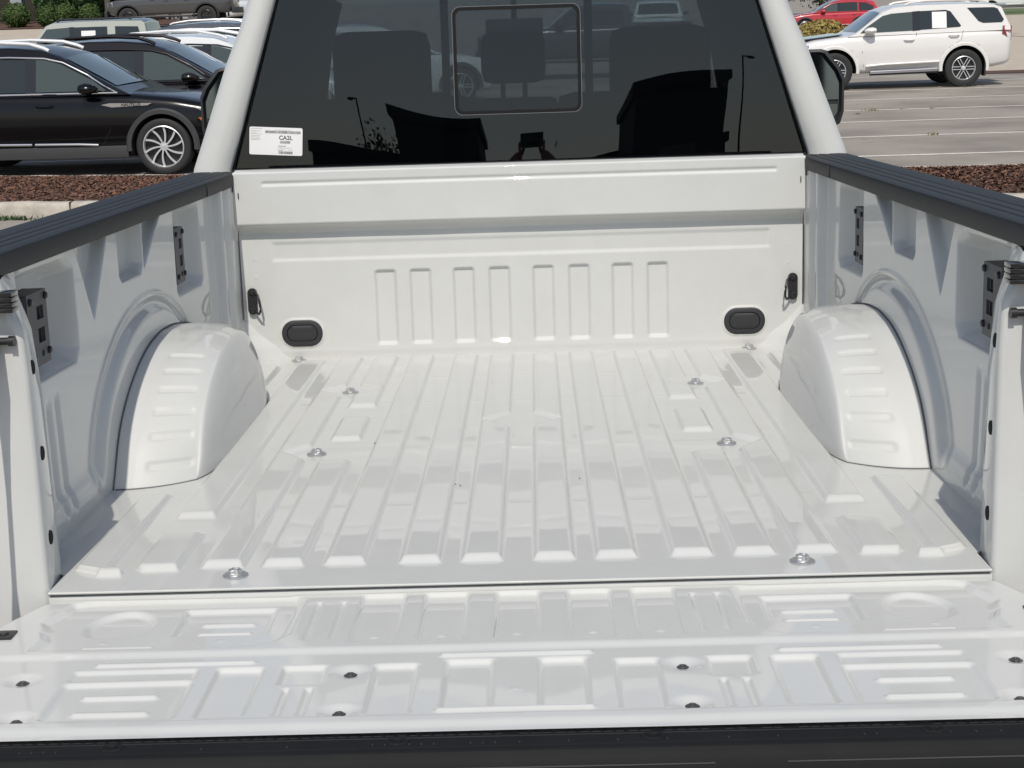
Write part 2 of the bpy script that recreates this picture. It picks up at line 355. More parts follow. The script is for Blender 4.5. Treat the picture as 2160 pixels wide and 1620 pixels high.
for sgn in (-1, 1):
    b = MB(); b.quadgrid(ring_rows(sgn * .648, .077, ((.0605, .0395, .0385, 2.062), (.060, .039, .038, 2.0555), (.056, .035, .034, 2.0535), (.046, .026, .025, 2.0535), (.044, .024, .023, 2.0575), (.042, .021, .020, 2.0555), (.03, .011, .01, 2.0555))))
    b._f([b.bm.verts.new((x, 2.0556, z)) for x, z in rr_poly(sgn * .648, .077, .0302, .0112, .01)])
    b.build('drain_plug', M['black_plastic'], hbd)
    # black folding tie hook
    hx = sgn * .7875
    b = MB(); P = rr_poly(hx, .176, .0135, .0385, .0132)
    b.prism(P, 0, 2.0605, 2.048, fn=lambda a, c, d: (a, d, c))
    for dz in (.026, -.026): b.lathe([(.0085, 0), (.0085, .003), (.006, .006), (.002, .0065)], Matrix.Translation((hx, 2.048, .176 + dz)) @ Matrix.Rotation(R(90), 4, 'X'), 16)
    b.build('tie_hook', M['black_metal'], hbd)
    b = MB(); ix = hx - sgn * .009
    b.tube([(ix, 2.046, .206), (ix - sgn * .010, 2.036, .196), (ix - sgn * .016, 2.026, .18), (ix - sgn * .018, 2.022, .165), (ix - sgn * .017, 2.024, .15), (ix - sgn * .012, 2.034, .141), (ix, 2.046, .145)], .0035, 8)
    b.build('tie_loop', M['black_metal'], hbd)

# --- side walls (param y,z -> x)
ys = np.concatenate([np.arange(.098, 2.0651, .0042)]); zs = np.arange(-.004, .5161, .0038)
Yg, Zg = np.meshgrid(ys, zs, indexing='ij')
D = np.zeros_like(Yg)
def pocket(P, w, depth): return depth * sst(-poly_sd(Yg, Zg, P) / w)
ell = np.sqrt(((Yg - 1.06) / np.where(Yg < 1.06, .535, .505)) ** 2 + (Zg / .338) ** 2)       # arch swage
D += .016 * (1 - sst((1.0 - ell) / .15)) * sst((Zg - .03) / .05)
D += (.010 * np.exp(-((ell - .925) / .032) ** 2) - .005 * np.exp(-((ell - 1.0) / .014) ** 2)) * sst((Zg - .015) / .05)
D += pocket([(.215, .60), (.215, .50), (.232, .31), (.26, .288), (.52, .283), (.548, .31), (.545, .47), (.50, .496), (.24, .498)], .034, .060)
D += pocket([(1.385, .505), (1.38, .30), (1.40, .283), (1.66, .274), (1.692, .30), (1.672, .49), (1.655, .505)], .030, .050)
D += pocket([(.865, .53), (.868, .405), (.885, .390), (1.045, .388), (1.068, .41), (1.075, .53)], .015, .030)
D += pocket([(.545, .54), (.66, .345), (.70, .39), (.825, .54)], .016, .028)
D += pocket([(1.085, .54), (1.075, .395), (1.32, .54)], .016, .026)
for yy, zt in ((.335, .255), (.386, .262)): D += .009 * sst(1 - np.abs(Yg - yy - (Zg - .14) * -.05) / .016) * sst((zt - Zg) / .03) * sst((Zg - .022) / .02)
pf = sst((Yg - 1.83) / .03); D -= .026 * pf; D += .022 * sst(1 - np.abs(Yg - 1.93) / .055) * sst((Zg - .02) / .05)
D -= .0025 * sst(1 - np.abs(Zg - .055) / .01) * (ell > 1.05) * (Yg < 1.8)
D += .0006 * np.sin(Yg * 11) * np.sin(Zg * 19)
gr = .012 + .115 * np.clip(1 - Zg / .12, 0, 1); t = np.clip((Yg - (2.06 - gr)) / gr, 0, 1); D -= gr * (1 - np.sqrt(np.clip(1 - t * t, 0, 1))) * (gr > .013)
def side(sgn):
    o = grid('bed_side_wall', sgn * (.830 + D), Yg, Zg, M['paint'], truck, flip=(sgn > 0)); return o
walls = {s: side(s) for s in (-1, 1)}
# outer bedside panels with the wheel opening, tail lamps
for sgn in (-1, 1):
    yy = np.concatenate([np.linspace(-.005, 2.16, 90)]); zz = np.linspace(-.42, .50, 50); Yo, Zo = np.meshgrid(yy, zz, indexing='ij')
    Xo = sgn * (.985 + .03 * np.sin(np.clip((.50 - Zo) / .92, 0, 1) * math.pi) + .02 * sst((1.05 - np.hypot(Yo - 1.08, Zo + .32) / .52) / .1))
    cy = (Yo[:-1, :-1] + Yo[1:, 1:]) / 2; cz = (Zo[:-1, :-1] + Zo[1:, 1:]) / 2
    grid('bed_outer_panel', Xo, Yo, Zo, M['paint'], truck, keep=np.hypot(cy - 1.08, cz + .36) > .47)
    b = MB(); b.box(sgn * .905, sgn * .995, -.012, .07, .05, .40, bev=.012); b.build('tail_lamp', M['red_lens'], truck)
    b = MB(); b.box(sgn * .83, sgn * .97, .98, 1.0, -.4, .5) if False else b.box(sgn * .86, sgn * .98, .06, 2.1, -.12, -.10); b.build('inner_brace', M['paint_in'], truck)
    # tie-down brackets
    def bracket(y0, z0, wy, hz, xo, flare):
        b = MB(); y1 = y0 + wy; z1 = z0 + hz; xi = sgn * (xo); xj = sgn * (xo + .006)
        hy0, hy1 = y0 + wy * .46, y0 + wy * .80; zr = [(z0 + hz * .30, z0 + hz * .50), (z0 + hz * .62, z0 + hz * .80)]
        lo, hi = sorted((xi, xj))
        b.box(lo, hi, y0, hy0, z0, z1); b.box(lo, hi, hy1, y1, z0, z1)
        zp = z0
        for a, c in zr: b.box(lo, hi, hy0, hy1, zp, a); zp = c
        b.box(lo, hi, hy0, hy1, zp, z1)
        xk = sgn * (xo + flare); lo2, hi2 = sorted((xj, xk)); b.box(lo2, hi2, y0, y0 + .006, z0, z1)
        lo3, hi3 = sorted((xj, xk)); b.box(lo3, hi3, y0, y1, z1 - .004, z1)
        o = b.build('tie_down_bracket', M['steel_bracket'], walls[sgn], smooth=False)
        b = MB(); lo4, hi4 = sorted((sgn * (xo + .0065), sgn * (xo + .009))); b.box(lo4, hi4, hy0 - .001, hy1 + .001, z0 + hz * .27, z1 - hz * .17)
        b.build('bracket_opening', M['hole'], o, smooth=False)
        b = MB(); rot = Matrix.Rotation(R(-90 * sgn), 4, 'Y')
        for yy_, zz_ in ((y0 + .016, z1 - .014), (y1 - .008, z1 - .012), (y0 + .016, z0 + .018), (y1 - .008, z0 + .020)):
            b = MB(); b.lathe([(.0068, 0), (.0068, .003), (.0045, .0055), (.001, .006)], Matrix.Translation((sgn * xo, yy_, zz_)) @ rot, 14); b.build('bracket_bolt', M['black_metal'], o)
        b = MB(); b.lathe([(.006, 0), (.006, .0008)], Matrix.Translation((sgn * xo, y0 + wy * .62, z0 + hz * .15)) @ rot, 14); b.build('bracket_hole', M['hole'], o)
    bracket(.262, .320, .108, .132, .846, .042); bracket(1.405, .315, .092, .138, .850, .034)

# --- wheelhouses
def wheelhouse(sgn):
    n, k1, k2 = 400, 42, 40
    arch = np.array([(.63, 0), (.655, .032), (.695, .09), (.75, .137), (.82, .177), (.91, .212), (1.0, .235), (1.12, .248), (1.25, .243), (1.4, .222), (1.5, .198), (1.6, .160), (1.7, .108), (1.78, .045), (1.81, 0)])
    seg = np.r_[0, np.cumsum(np.hypot(*np.diff(arch, axis=0).T))]; s = np.linspace(0, seg[-1], n)
    ker = np.ones(25) / 25; pad = lambda a: np.convolve(np.r_[2 * a[0] - a[12:0:-1], a, 2 * a[-1] - a[-2:-14:-1]], ker, 'valid')
    ay = pad(np.interp(s, seg, arch[:, 0])); az = np.maximum(pad(np.interp(s, seg, arch[:, 1])), 0)
    FT = ((.63, .700, .672), (.66, .715, .664), (.70, .75, .655), (.75, .80, .647), (.82, .87, .642), (.92, .94, .641), (1.12, 1.12, .641), (1.38, 1.38, .643), (1.5, 1.49, .66), (1.6, 1.585, .69), (1.7, 1.67, .725), (1.78, 1.73, .76), (1.81, 1.745, .775))
    fy = pad(np.interp(ay, [q[0] for q in FT], [q[1] for q in FT])); fx = pad(np.interp(ay, [q[0] for q in FT], [q[2] for q in FT]))
    topx = pad(np.maximum(np.interp(ay, [.63, .70, 1.12, 1.3, 1.45, 1.6, 1.7, 1.81], [.672, .670, .674, .690, .716, .75, .765, .775]), fx + .0005))
    dl = lambda x: .070 * np.clip((.833 - x) / .161, 0, 1) ** 2.4
    wd = np.where(ay < 1.12, 1 - .85 * (az / .25), -.9 * (1 - az / .25) - .15 * np.clip(-(1.12 - ay) / .3, 0, 1) + .0) * 1.0; wd = np.convolve(np.r_[[wd[0]] * 20, wd, [wd[-1]] * 20], np.ones(41) / 41, 'valid')
    rows = []
    Xs, Ys, Zs = [], [], []
    for j in range(k1):
        f = j / (k1 - 1); x = .833 + (topx + .0 - .833) * f; Xs.append(x); Ys.append(ay + dl(x) * wd); Zs.append(az * (1 - .02 * f ** 2 - .05 * f ** 6))
    x0, y0_, z0 = Xs[-1], Ys[-1], Zs[-1]
    for j in range(1, k2 + 1):
        f = j / k2; q = math.sin(f * math.pi / 2) ** 1.0; zq = math.cos(f * math.pi / 2) ** 1.0 if f < 1 else 0
        Xs.append(x0 + (fx - x0) * q); Ys.append(y0_ + (fy - y0_) * q); Zs.append(z0 * zq)
    Xa, Ya, Za = np.array(Xs).T, np.array(Ys).T, np.array(Zs).T
    # pressed bars across the top, running toward the wall
    sA = np.r_[0, np.cumsum(np.hypot(np.diff(ay), np.diff(az)))]
    dy, dz = np.gradient(ay), np.gradient(az); L = np.hypot(dy, dz) + 1e-9; ny, nz = -dz / L, dy / L
    disp = np.zeros_like(Xa)
    SA = sA[:, None] + 0 * Xa
    for c in (.048, .117, .182, .252, .322, .392):
        hh = .0125; sd = rb(Xa, SA, .722 + .10 * c * .3, c, .046 - .02 * c, hh, .008); disp += -.0038 * ins(sd, .0055) * (np.arange(Xa.shape[1])[None, :] < k1)
    Ya = Ya + disp * ny[:, None]; Za = Za + disp * nz[:, None]
    Za = np.maximum(Za, 0) - .001
    # small flange on the floor
    o = grid('wheelhouse', sgn * Xa, Ya, Za, M['paint'], truck, flip=(sgn < 0))
    path = [(sgn * (Xa[0, j] - .0004), Ya[0, j] - .0006, .0006) for j in range(2, k1, 3)] + [(sgn * (Xa[i, -1] - .0006), Ya[i, -1], .0006) for i in range(2, n, 3)]
    b = MB(); b.tube(path, .0016, 6); b.build('floor_gap_shade', M['gap_shade'], o)  # dark tube paints the shaded gap under the wheelhouse foot
    b = MB(); b.tube([(sgn * .8295, Ya[i, 0], Za[i, 0] + .001) for i in range(0, n, 3)], .0022, 6); b.build('wall_gap_shade', M['gap_shade'], o)  # dark tube paints the gap shadow between wheelhouse and wall
    # pressed flange lying on the floor along the inner foot
    b = MB(); rows = []
    for i in range(50, n - 50, 6): rows.append([(sgn * (Xa[i, -1] - .002), Ya[i, -1], .0022), (sgn * (Xa[i, -1] - .012), Ya[i, -1], .0022), (sgn * (Xa[i, -1] - .0135), Ya[i, -1], .0)])
    b.quadgrid(rows); b.build('floor_flange', M['paint'], o); return o
for sgn in (-1, 1): wheelhouse(sgn)

# --- rear pillars of the bed
def pillar(sgn):
    zs = np.r_[np.linspace(-.085, .40, 26), np.linspace(.41, .512, 14)]
    fi = lambda z: np.interp(z, [-.02, .31, .42, .447, .50, .512], [.774, .778, .786, .794, .811, .82])
    ri = lambda z: np.interp(z, [-.02, .36, .43, .462, .49, .512], [.766, .766, .769, .783, .792, .80])
    rows = []
    for z in zs:
        a, c = fi(z), ri(z)
        rows.append([(sgn * x, y, z) for x, y in ((.90, .112), (a + .012, .112), (a + .003, .108), (a, .099), ((a + c) / 2, .05), (c, .010), (c + .0015, .003), (c + .008, -.001), (.84, -.003), (.865, -.004), (.875, -.012), (.905, -.013), (.93, -.004))])
    b = MB(); b.quadgrid(rows); o = b.build('rear_pillar', M['paint'], truck, angle=50)
    for z in (.366, .223, .08):
        b = MB(); b.prism([(.046 + .010 * math.cos(t), z + .012 * math.sin(t)) for t in np.linspace(0, 2 * math.pi, 16, endpoint=False)], 0, 0, .002, fn=lambda a, c, d: (sgn * (float((fi(c) + ri(c)) / 2) - .0006 - d), a, c)); b.build('pillar_hole', M['hole'], o)
    b = MB()      # tailgate striker
    for i in range(4): zc = .470 + i * .0085; b.box(*sorted((sgn * .768, sgn * .815)), -.035, -.002, zc - .0034, zc + .0034, bev=.001)
    b.box(*sorted((sgn * .776, sgn * .83)), -.032, .004, .468, .496, bev=.002); b.build('striker', M['black_gloss'], o)
    b = MB(); rot = Matrix.Rotation(R(90), 4, 'X')
    b.tube([(sgn * .777, -.012, .419), (sgn * .786, -.012, .419)], .0085, 16); b.tube([(sgn * .786, -.012, .419), (sgn * .84, -.012, .419)], .006, 14); b.box(*sorted((sgn * .815, sgn * .84)), -.02, 0, .405, .433, bev=.002)
    b.build('cable_pin', M['black_metal'], o)
    # tailgate support cable
    b = MB(); P0 = Vector((sgn * .806, -.014, .419)); P1 = Vector((sgn * .846, -.37, -.008))
    pts = [P0.lerp(P1, t) for t in np.linspace(0, 1, 12)]; b.tube([p + Vector((0, 0, -.006 * math.sin(i / 11 * math.pi))) for i, p in enumerate(pts)], [.007, .012, .007, .004, .004, .004, .009, .010, .009, .004, .004, .006], 8)
    b.build('tailgate_cable', M['black_metal'], truck)
for sgn in (-1, 1): pillar(sgn)

# --- bed rail caps
for sgn in (-1, 1):
    prof = [(.835, .505), (.8155, .5135), (.8145, .520), (.8135, .542), (.8165, .5475), (.820, .5485)]
    xx = .828
    for g in (.846, .872, .900): prof += [(g - .003, .5497), (g - .001, .5482), (g + .001, .5482), (g + .003, .5500)]
    prof += [(.93, .5505), (.955, .549), (.972, .542), (.985, .528), (.990, .505)]
    ys = np.r_[-.012, -.008, np.linspace(0, 2.10, 40), 2.13, 2.155]
    rows = [[(sgn * (x + .0006 * math.sin(y * 5)), y, z - (0 if -.009 < y < 2.14 else .004)) for x, z in prof] for y in ys]
    b = MB(); b.quadgrid(rows); b._f([b.bm.verts.new((sgn * x, -.012, z - .004)) for x, z in prof]); b._f([b.bm.verts.new((sgn * x, 2.155, z - .004)) for x, z in prof])
    o = b.build('bed_rail_cap', M['cap'], truck, angle=40)
    b = MB(); b.box(*sorted((sgn * .8125, sgn * .8155)), 1.66, 1.664, .5145, .5455) ; b.build('cap_seam', M['seal'], o, smooth=False)
    b = MB(); b.box(*sorted((sgn * .80, sgn * .832)), 2.035, 2.18, .495, .530, bev=.004); b.build('corner_filler', M['cap'], truck)
    b = MB(); b.prism([(2.018 + .003 * math.cos(t), .486 + .009 * math.sin(t)) for t in np.linspace(0, 2 * math.pi, 14, endpoint=False)], 0, 0, .002, fn=lambda a, c, d: (sgn * (.8035 - d), a, c)); b.build('slot', M['hole'], walls[sgn])

# --- tailgate
xs = np.arange(-.8301, .8302, .0030); ys = np.arange(-.536, .0025, .0026)
X, Y = np.meshgrid(xs, ys, indexing='ij'); AX = np.abs(X)
Z = np.full_like(X, -.0160)
Z -= .0045 * sst((-.231 - Y) / .022)                                     # lower panel sits a step down
Z += .0075 * sst((-.484 - Y) / .006) - .004 * sst((-.505 - Y) / .022)
# side pockets of the upper panel
pk = [(.772, -.01), (.765, -.045), (.772, -.10), (.742, -.135), (.728, -.17), (.735, -.222), (.40, -.222), (.362, -.205), (.342, -.17), (.338, -.02), (.352, .002), (.375, .008), (.70, .005), (.745, .0)]
Z -= .0070 * sst(-poly_sd(AX, Y, pk) / .016)
cd = np.hypot((AX - .627), (Y + .098)) ; Z += .0 ; Z -= .0070 * sst((.062 - cd) / .014)
def rec(cx, cy, hx, hy, dep, w=.008, r=.008):
    global Z; Z -= .88 * dep * ins(rb(AX, Y, cx, cy, hx, hy, r), w * .68)
rec(.458, -.097, .075, .060, .007, .014, .008)
for yy in (-.099, -.137): rec(.452, yy, .043, .0065, -.004, .006, .006)
rec(.600, -.204, .056, .006, -.004, .006, .006)
for c in (.318, .279): rec(c, -.118, .006, .085, .0045, .0055, .005)
for c in (.2165, .1145, 0): rec(c, -.106, .038, .108, .0085, .012, .010)
rec(.495, -.276, .118, .0075, -.004, .007, .007)
rec(.548, -.313, .092, .020, .005, .012, .008)
rec(.548, -.403, .094, .066, .006, .013, .012)
for yy in (-.385, -.441): rec(.548, yy, .054, .0075, -.005, .007, .007)
rec(.397, -.380, .036, .088, .008, .012, .010)
rec(.304, -.327, .034, .036, .007, .012, .008)
for c in (.319, .287): rec(c, -.421, .006, .048, .005, .0055, .005)
rec(.172, -.380, .034, .088, .0075, .011, .010)
rec(.067, -.366, .037, .086, .0085, .012, .010)
rec(0, -.267, .112, .0075, -.0045, .007, .007); rec(0, -.462, .108, .0065, -.0045, .006, .006)
for cx, cy in ((.705, -.323), (.669, -.460), (.236, -.320), (.236, -.456)): Z -= .0055 * sst((.033 - np.hypot(AX - cx, (Y - cy) * 1.15)) / .026)
for cx in (.2165, .1145, 0): Z += .0016 * sst(1 - np.hypot(AX - cx, Y + .178) / .007)
for cx, cy in ((.63, -.178), (.45, -.178), (0, -.395)): Z += .0012 * sst(1 - np.hypot(AX - cx, Y - cy) / .008)
Z += .0003 * np.sin(X * 19 + 1) * np.sin(Y * 23)
# front-corner outline
lim = np.interp(Y, [-.54, -.14, -.12, -.02, -.004, .013], [.83, .83, .81, .772, .755, .72]); X2 = np.where(AX > .60, np.sign(X) * (.60 + (AX - .60) * (lim - .60) / .2301), X)
Y2 = np.concatenate([Y, Y[:, -1:] + .003], 1); X2 = np.concatenate([X2, X2[:, -1:]], 1); Z2 = np.concatenate([Z, Z[:, -1:] - .02], 1)
X2 = np.concatenate([X2[:1] - .001, X2, X2[-1:] + .001], 0); Y2 = np.concatenate([Y2[:1], Y2, Y2[-1:]], 0); Z2 = np.concatenate([Z2[:1] - .05, Z2, Z2[-1:] - .05], 0)
tg = grid('tailgate', X2, Y2, Z2, M['paint'], truck, flip=True)
b = MB(); b.prism([(-.80, -.53), (.80, -.53), (.81, -.14), (.74, -.02), (-.74, -.02), (-.81, -.14)], 0, -.038, -.075, fn=lambda a, c, d: (a, c, d)); b.build('tailgate_outer_skin', M['paint'], tg)
b = MB(); rows = []
prof = [(y, z + .0045) for y, z in ((-.533, -.034), (-.5345, -.0255), (-.537, -.0245), (-.5460, -.0245), (-.5475, -.0262), (-.5490, -.0245), (-.5700, -.0243), (-.5740, -.0265), (-.5775, -.0262), (-.5825, -.0285), (-.5865, -.0380), (-.5905, -.0450), (-.5960, -.0650), (-.602, -.10), (-.606, -.14))]
for x in np.linspace(-.835, .835, 40): rows.append([(x, y, z) for y, z in prof])
b.quadgrid(rows); trim = b.build('tailgate_trim', M['trim'], tg, angle=30)
for x in (-.513, -.149, .176, .53, -.80, .80): b = MB(); b.lathe([(.0165, 0), (.0155, .0016), (.0115, .0018), (.0105, .0004), (.006, .0002), (.0055, .0022), (.0005, .0024)], Matrix.Translation((x, -.5575, -.0199)) @ Matrix.Diagonal((1, .62, 1, 1)), 24); b.build('trim_screw', M['trim'], trim)
b = MB()
for x in np.arange(-.80, .80, .0155):
    if random.random() < .9: b.box(x, x + .009 + random.random() * .004, -.5415, -.5405, -.0201, -.0197)
    if random.random() < .35: b.box(x, x + .0012, -.5690, -.5640, -.0201, -.0195)
b.build('trim_scuff', mat('grey_scuff', (.04, .042, .045), .8), trim, smooth=False)
def seg_line(x0, x1): b.box(x0, x1, -.5922, -.5914, -.0433, -.0417)
b = MB(); seg_line(-.83, -.352); seg_line(-.262, .25); seg_line(.34, .83); b.build('trim_crease_highlight', mat('grey_crease_highlight', (.07, .07, .07), .5), trim, smooth=False)  # lighter grey strips paint the highlight along the trim crease
b = MB(); b.box(-.820, -.772, -.170, -.137, -.0185, -.0125, bev=.0012); b.lathe([(.008, 0), (.007, .003), (.001, .0034)], Matrix.Translation((-.788, -.153, -.0125)), 16); b.build('hinge_cover', M['black_metal'], tg)
b = MB(); b.box(.772, .820, -.170, -.137, -.0185, -.0125, bev=.0012); b.lathe([(.008, 0), (.007, .003), (.001, .0034)], Matrix.Translation((.788, -.153, -.0125)), 16); b.build('hinge_cover', M['black_metal'], tg)
b = MB(); b.lathe([(.0105, 0), (.0100, .0012), (.0064, .0018), (.0060, .0046), (.0042, .0056), (.0026, .0054), (.0020, .0040), (.0002, .0040)], None, 20)
ts = b.build('tailgate_screw', mat('dark_plated_steel', (.13, .125, .12), .35, metal=.7), tg)
for i, (x, y) in enumerate([(s * a, c) for s in (-1, 1) for a, c in ((.705, -.323), (.669, -.460), (.236, -.320), (.236, -.456))]):
    o = ts if i == 0 else ts.copy()
    if i: COL.objects.link(o); o.parent = tg
    o.location = (x, y, -.0268); o.scale = (1, 1, .8)

# --- cab
def cab():
    root = truck
    P = M['paint']
    for sgn in (-1, 1):
        zs = np.linspace(.40, 1.13, 40)
        outer = np.interp(zs, [.40, .548, .70, .855, .965, 1.04, 1.10, 1.13], [1.01, .988, .930, .872, .822, .795, .775, .755]); inner = np.interp(zs, [.40, .548, 1.04, 1.10, 1.13], [.885, .868, .708, .690, .680]); yb = 2.275 + (zs - .548) * .035
        rows = []
        for z, o, i, y in zip(zs, outer, inner, yb):
            rows.append([(sgn * a, b_, z) for a, b_ in ((i + .004, y + .035), (i, y + .010), (i + .006, y - .006), (i + (o - i) * .35, y - .017), (i + (o - i) * .7, y - .014), (o - .012, y + .0), (o - .002, y + .02), (o + .004, y + .06), (o + .008, y + .3))])
        b = MB(); b.quadgrid(rows); b.build('cab_pillar', P, root, angle=60)
        # doors / lower cab side
        yy = np.linspace(2.20, 6.5, 60); zz = np.linspace(-.55, .50, 24); Yo, Zo = np.meshgrid(yy, zz, indexing='ij')
        Xo = sgn * (1.0 + .02 * np.sin(np.clip((.5 - Zo) / 1.05, 0, 1) * math.pi) - .10 * sst((Yo - 5.9) / .6)); cy = (Yo[:-1, :-1] + Yo[1:, 1:]) / 2; cz = (Zo[:-1, :-1] + Zo[1:, 1:]) / 2
        grid('cab_side_panel', Xo, Yo, Zo, P, root, keep=np.hypot(cy - 5.35, cz + .36) > .47)
        # side glass and roof rail
        b = MB(); b.prism([(2.62, .52), (4.75, .52), (4.15, 1.06), (2.70, 1.06)], 0, 0, .006, fn=lambda a, c, d: (sgn * (.985 - (c - .52) * .36 - d), a, c)); b.build('side_window', M['tint_side'], root, smooth=False)
        b = MB(); b.tube([(sgn * .985, 4.95, .50), (sgn * .80, 4.22, 1.08), (sgn * .77, 3.9, 1.115)], .035, 8); b.tube([(sgn * .985, 3.55, .50), (sgn * .80, 3.50, 1.08)], .05, 8); b.build('door_pillar', M['cabin'], root)
        # wheels
        for yw in (1.08, 5.35): wheel(root, (sgn * .90, yw, -.70), .41, .27, 'side', 8, M['alloy'])
        b = MB(); b.prism([(2.36, .42), (3.95, .42), (3.90, 1.10), (2.38, 1.10)], 0, 0, .012, fn=lambda a, c, d: (sgn * (.915 - (c - .42) * .30 - d), a, c)); b.build('side_window_blocker', M['cabin'], root, smooth=False)  # dark panels added inside the side windows to block them and darken the cabin
    # roof, back panel, hood
    yy = np.r_[2.33, 2.34, np.linspace(2.38, 3.95, 20)]; xx = np.linspace(-.77, .77, 30); Xr, Yr = np.meshgrid(xx, yy, indexing='ij')
    Zr = 1.175 - .04 * (np.abs(Xr) / .77) ** 3 - .03 * sst((2.42 - Yr) / .09); grid('roof', Xr, Yr, Zr, P, root, flip=True)
    b = MB(); b.prism([(-.70, 1.085), (.70, 1.085), (.74, 1.155), (-.74, 1.155)], 0, 2.325, 2.345, fn=lambda a, c, d: (a, d, c)); b.box(-1.0, 1.0, 2.28, 2.30, -.45, .535); b.build('cab_back_panel', P, root, smooth=False)
    b = MB(); b.box(-.80, .80, 2.40, 3.9, 1.112, 1.120); b.build('headliner', M['cabin'], root, smooth=False)
    b = MB(); b.box(-.95, .95, 2.32, 4.9, -.40, -.36); b.box(-.92, .92, 4.35, 4.95, -.3, .47, bev=.06); b.build('cabin_floor', M['cabin'], root)
    yy = np.linspace(4.85, 6.5, 24); xx = np.linspace(-.95, .95, 40); Xr, Yr = np.meshgrid(xx, yy, indexing='ij'); Zr = .50 + .05 * np.cos(Xr * 1.5) * 1 - .09 * sst((Yr - 4.9) / 1.7) - .25 * sst((Yr - 6.38) / .15) - .06 * sst((np.abs(Xr) - .75) / .2)
    grid('hood', Xr, Yr, Zr, P, root, flip=True)
    b = MB(); b.box(-.93, .93, 6.42, 6.56, -.55, .30, bev=.05); b.build('grille', M['black_gloss'], root)
    b = MB(); b.prism([(-.93, .50), (.93, .50), (.74, 1.10), (-.74, 1.10)], 0, 0, .006, fn=lambda a, c, d: (a, 4.95 - (c - .5) * 1.62 + d, c)); b.build('windshield', M['clear'], root, smooth=False)
    # rear window: tinted pane, seal, sliding section
    yw = lambda z, x=0.: 2.292 + (z - .548) * (.033 + .011 * math.exp(-(x / .33) ** 2)) + .022 * (x / .85) ** 2 + .0002 * math.sin(x * 9 + 1) * math.sin(z * 14)
    zz = np.linspace(.535, 1.09, 40); ff = np.linspace(-1, 1, 90); b = MB()
    for d in (0, .004): b.quadgrid([[(f * (.872 - .172 * (z - .535) / .555), yw(z, f * (.872 - .172 * (z - .535) / .555)) + d, z) for f in ff] for z in zz])
    win = b.build('rear_window', M['tint'], root, angle=30, recalc=False)
    b = MB()
    for sgn in (-1, 1): b.tube([(sgn * .876, yw(.53, .876) - .004, .530), (sgn * .712, yw(1.09, .712) - .004, 1.09)], .0075, 6)
    b.box(-.86, .86, 2.262, 2.285, .530, .5475); b.build('window_seal', M['seal'], win)
    # slider frame : ring between two rounded rectangles
    def rect_ring(o_hx, o_hz, i_hx, i_hz, cz, r0, r1, d0, d1, name, m_, cx=.004):
        b = MB(); po = rr_poly(cx, cz, o_hx, o_hz, r0); pi_ = rr_poly(cx, cz, i_hx, i_hz, r1); n = len(po)
        a0 = [b.bm.verts.new((x, yw(z, x) + d0, z)) for x, z in po]; a1 = [b.bm.verts.new((x, yw(z, x) + d0, z)) for x, z in pi_]
        c0 = [b.bm.verts.new((x, yw(z, x) + d1, z)) for x, z in po]; c1 = [b.bm.verts.new((x, yw(z, x) + d1, z)) for x, z in pi_]
        for i in range(n):
            j = (i + 1) % n; b._f([a0[i], a0[j], a1[j], a1[i]]); b._f([c0[i], c0[j], c1[j], c1[i]]); b._f([a0[i], a0[j], c0[j], c0[i]]); b._f([a1[i], a1[j], c1[j], c1[i]])
        return b.build(name, m_, win, angle=30)
    rect_ring(.1905, .158, .1800, .1475, .846, .024, .018, -.0045, -.0005, 'slider_frame', M['hole'])
    rect_ring(.1915, .159, .1900, .1575, .846, .025, .024, -.0052, -.0045, 'slider_trim', mat('grey_trim', (.16, .165, .17), .35))
    for x in (-.210, .218): b = MB(); b.box(x - .012, x + .012, 2.316, 2.322, .56, 1.09); b.build('slider_divider', M['hole'], win, smooth=False)
    # label on the glass
    def on(x, z, d): return (x, yw(z) - d, z)
    L = empty  # noqa
    Mst = Matrix.Translation((-.7335, yw(.627, -.7335) - .0016, .6265)) @ Matrix.Rotation(R(-2.2), 4, 'Z') @ Matrix.Rotation(R(-2.0), 4, 'X') @ Matrix.Rotation(R(90), 4, 'X') @ Matrix.Rotation(R(-3.6), 4, 'Z')
    b = MB(); hx, hz = .081, .0415
    b.prism(rr_poly(0, 0, hx, hz, .005, 4), 0, 0, .0006, fn=lambda a, c, d: tuple(Mst @ Vector((a, c, d)))); st = b.build('window_label', M['sticker'], win, smooth=False)
    T = lambda x, y, z=.0008: Mst @ Matrix.Translation((x, y, z))
    text_mesh('label_code', 'CA2L', .0175, M['ink'], st, T(.030, .0105), .0002, .0004)
    b = MB(); rr = random.Random(3)
    def bars(x0, x1, y0, y1):
        x = x0
        while x < x1:
            w_ = rr.choice((.0006, .0010, .0015)); b.box(x, min(x + w_, x1), y0, y1, .0007, .0009, Mst); x += w_ + rr.choice((.0005, .0009))
    bars(-.033, .075, .0235, .0315); bars(.013, .044, -.006, .0015); bars(.008, .051, -.0375, -.0295); bars(.007, .031, -.0155, -.0130); bars(.008, .022, -.0280, -.0262)
    b.build('barcode', M['ink'], st, smooth=False)
    b = MB()
    for i, (a, wd) in enumerate(((.0365, .034), (.0295, .029), (.0250, .017), (.0205, .033), (.0155, .028), (.0110, .024), (.0065, .028), (.0025, .023))):
        x = -.076
        while x < -.076 + wd:
            w_ = rr.uniform(.001, .004); b.box(x, x + w_, a - .0008, a + .0008, .0007, .0009, Mst); x += w_ + .0007
    for a, x0, wd in ((-.0195, .007, .043), (-.0225, .007, .020), (-.0255, .037, .014), (.0335, -.005, .05)):
        x = x0
        while x < x0 + wd: w_ = rr.uniform(.001, .003); b.box(x, x + w_, a - .0007, a + .0007, .0007, .0009, Mst); x += w_ + .0008
    b.build('small_print', M['inkl'], st, smooth=False)
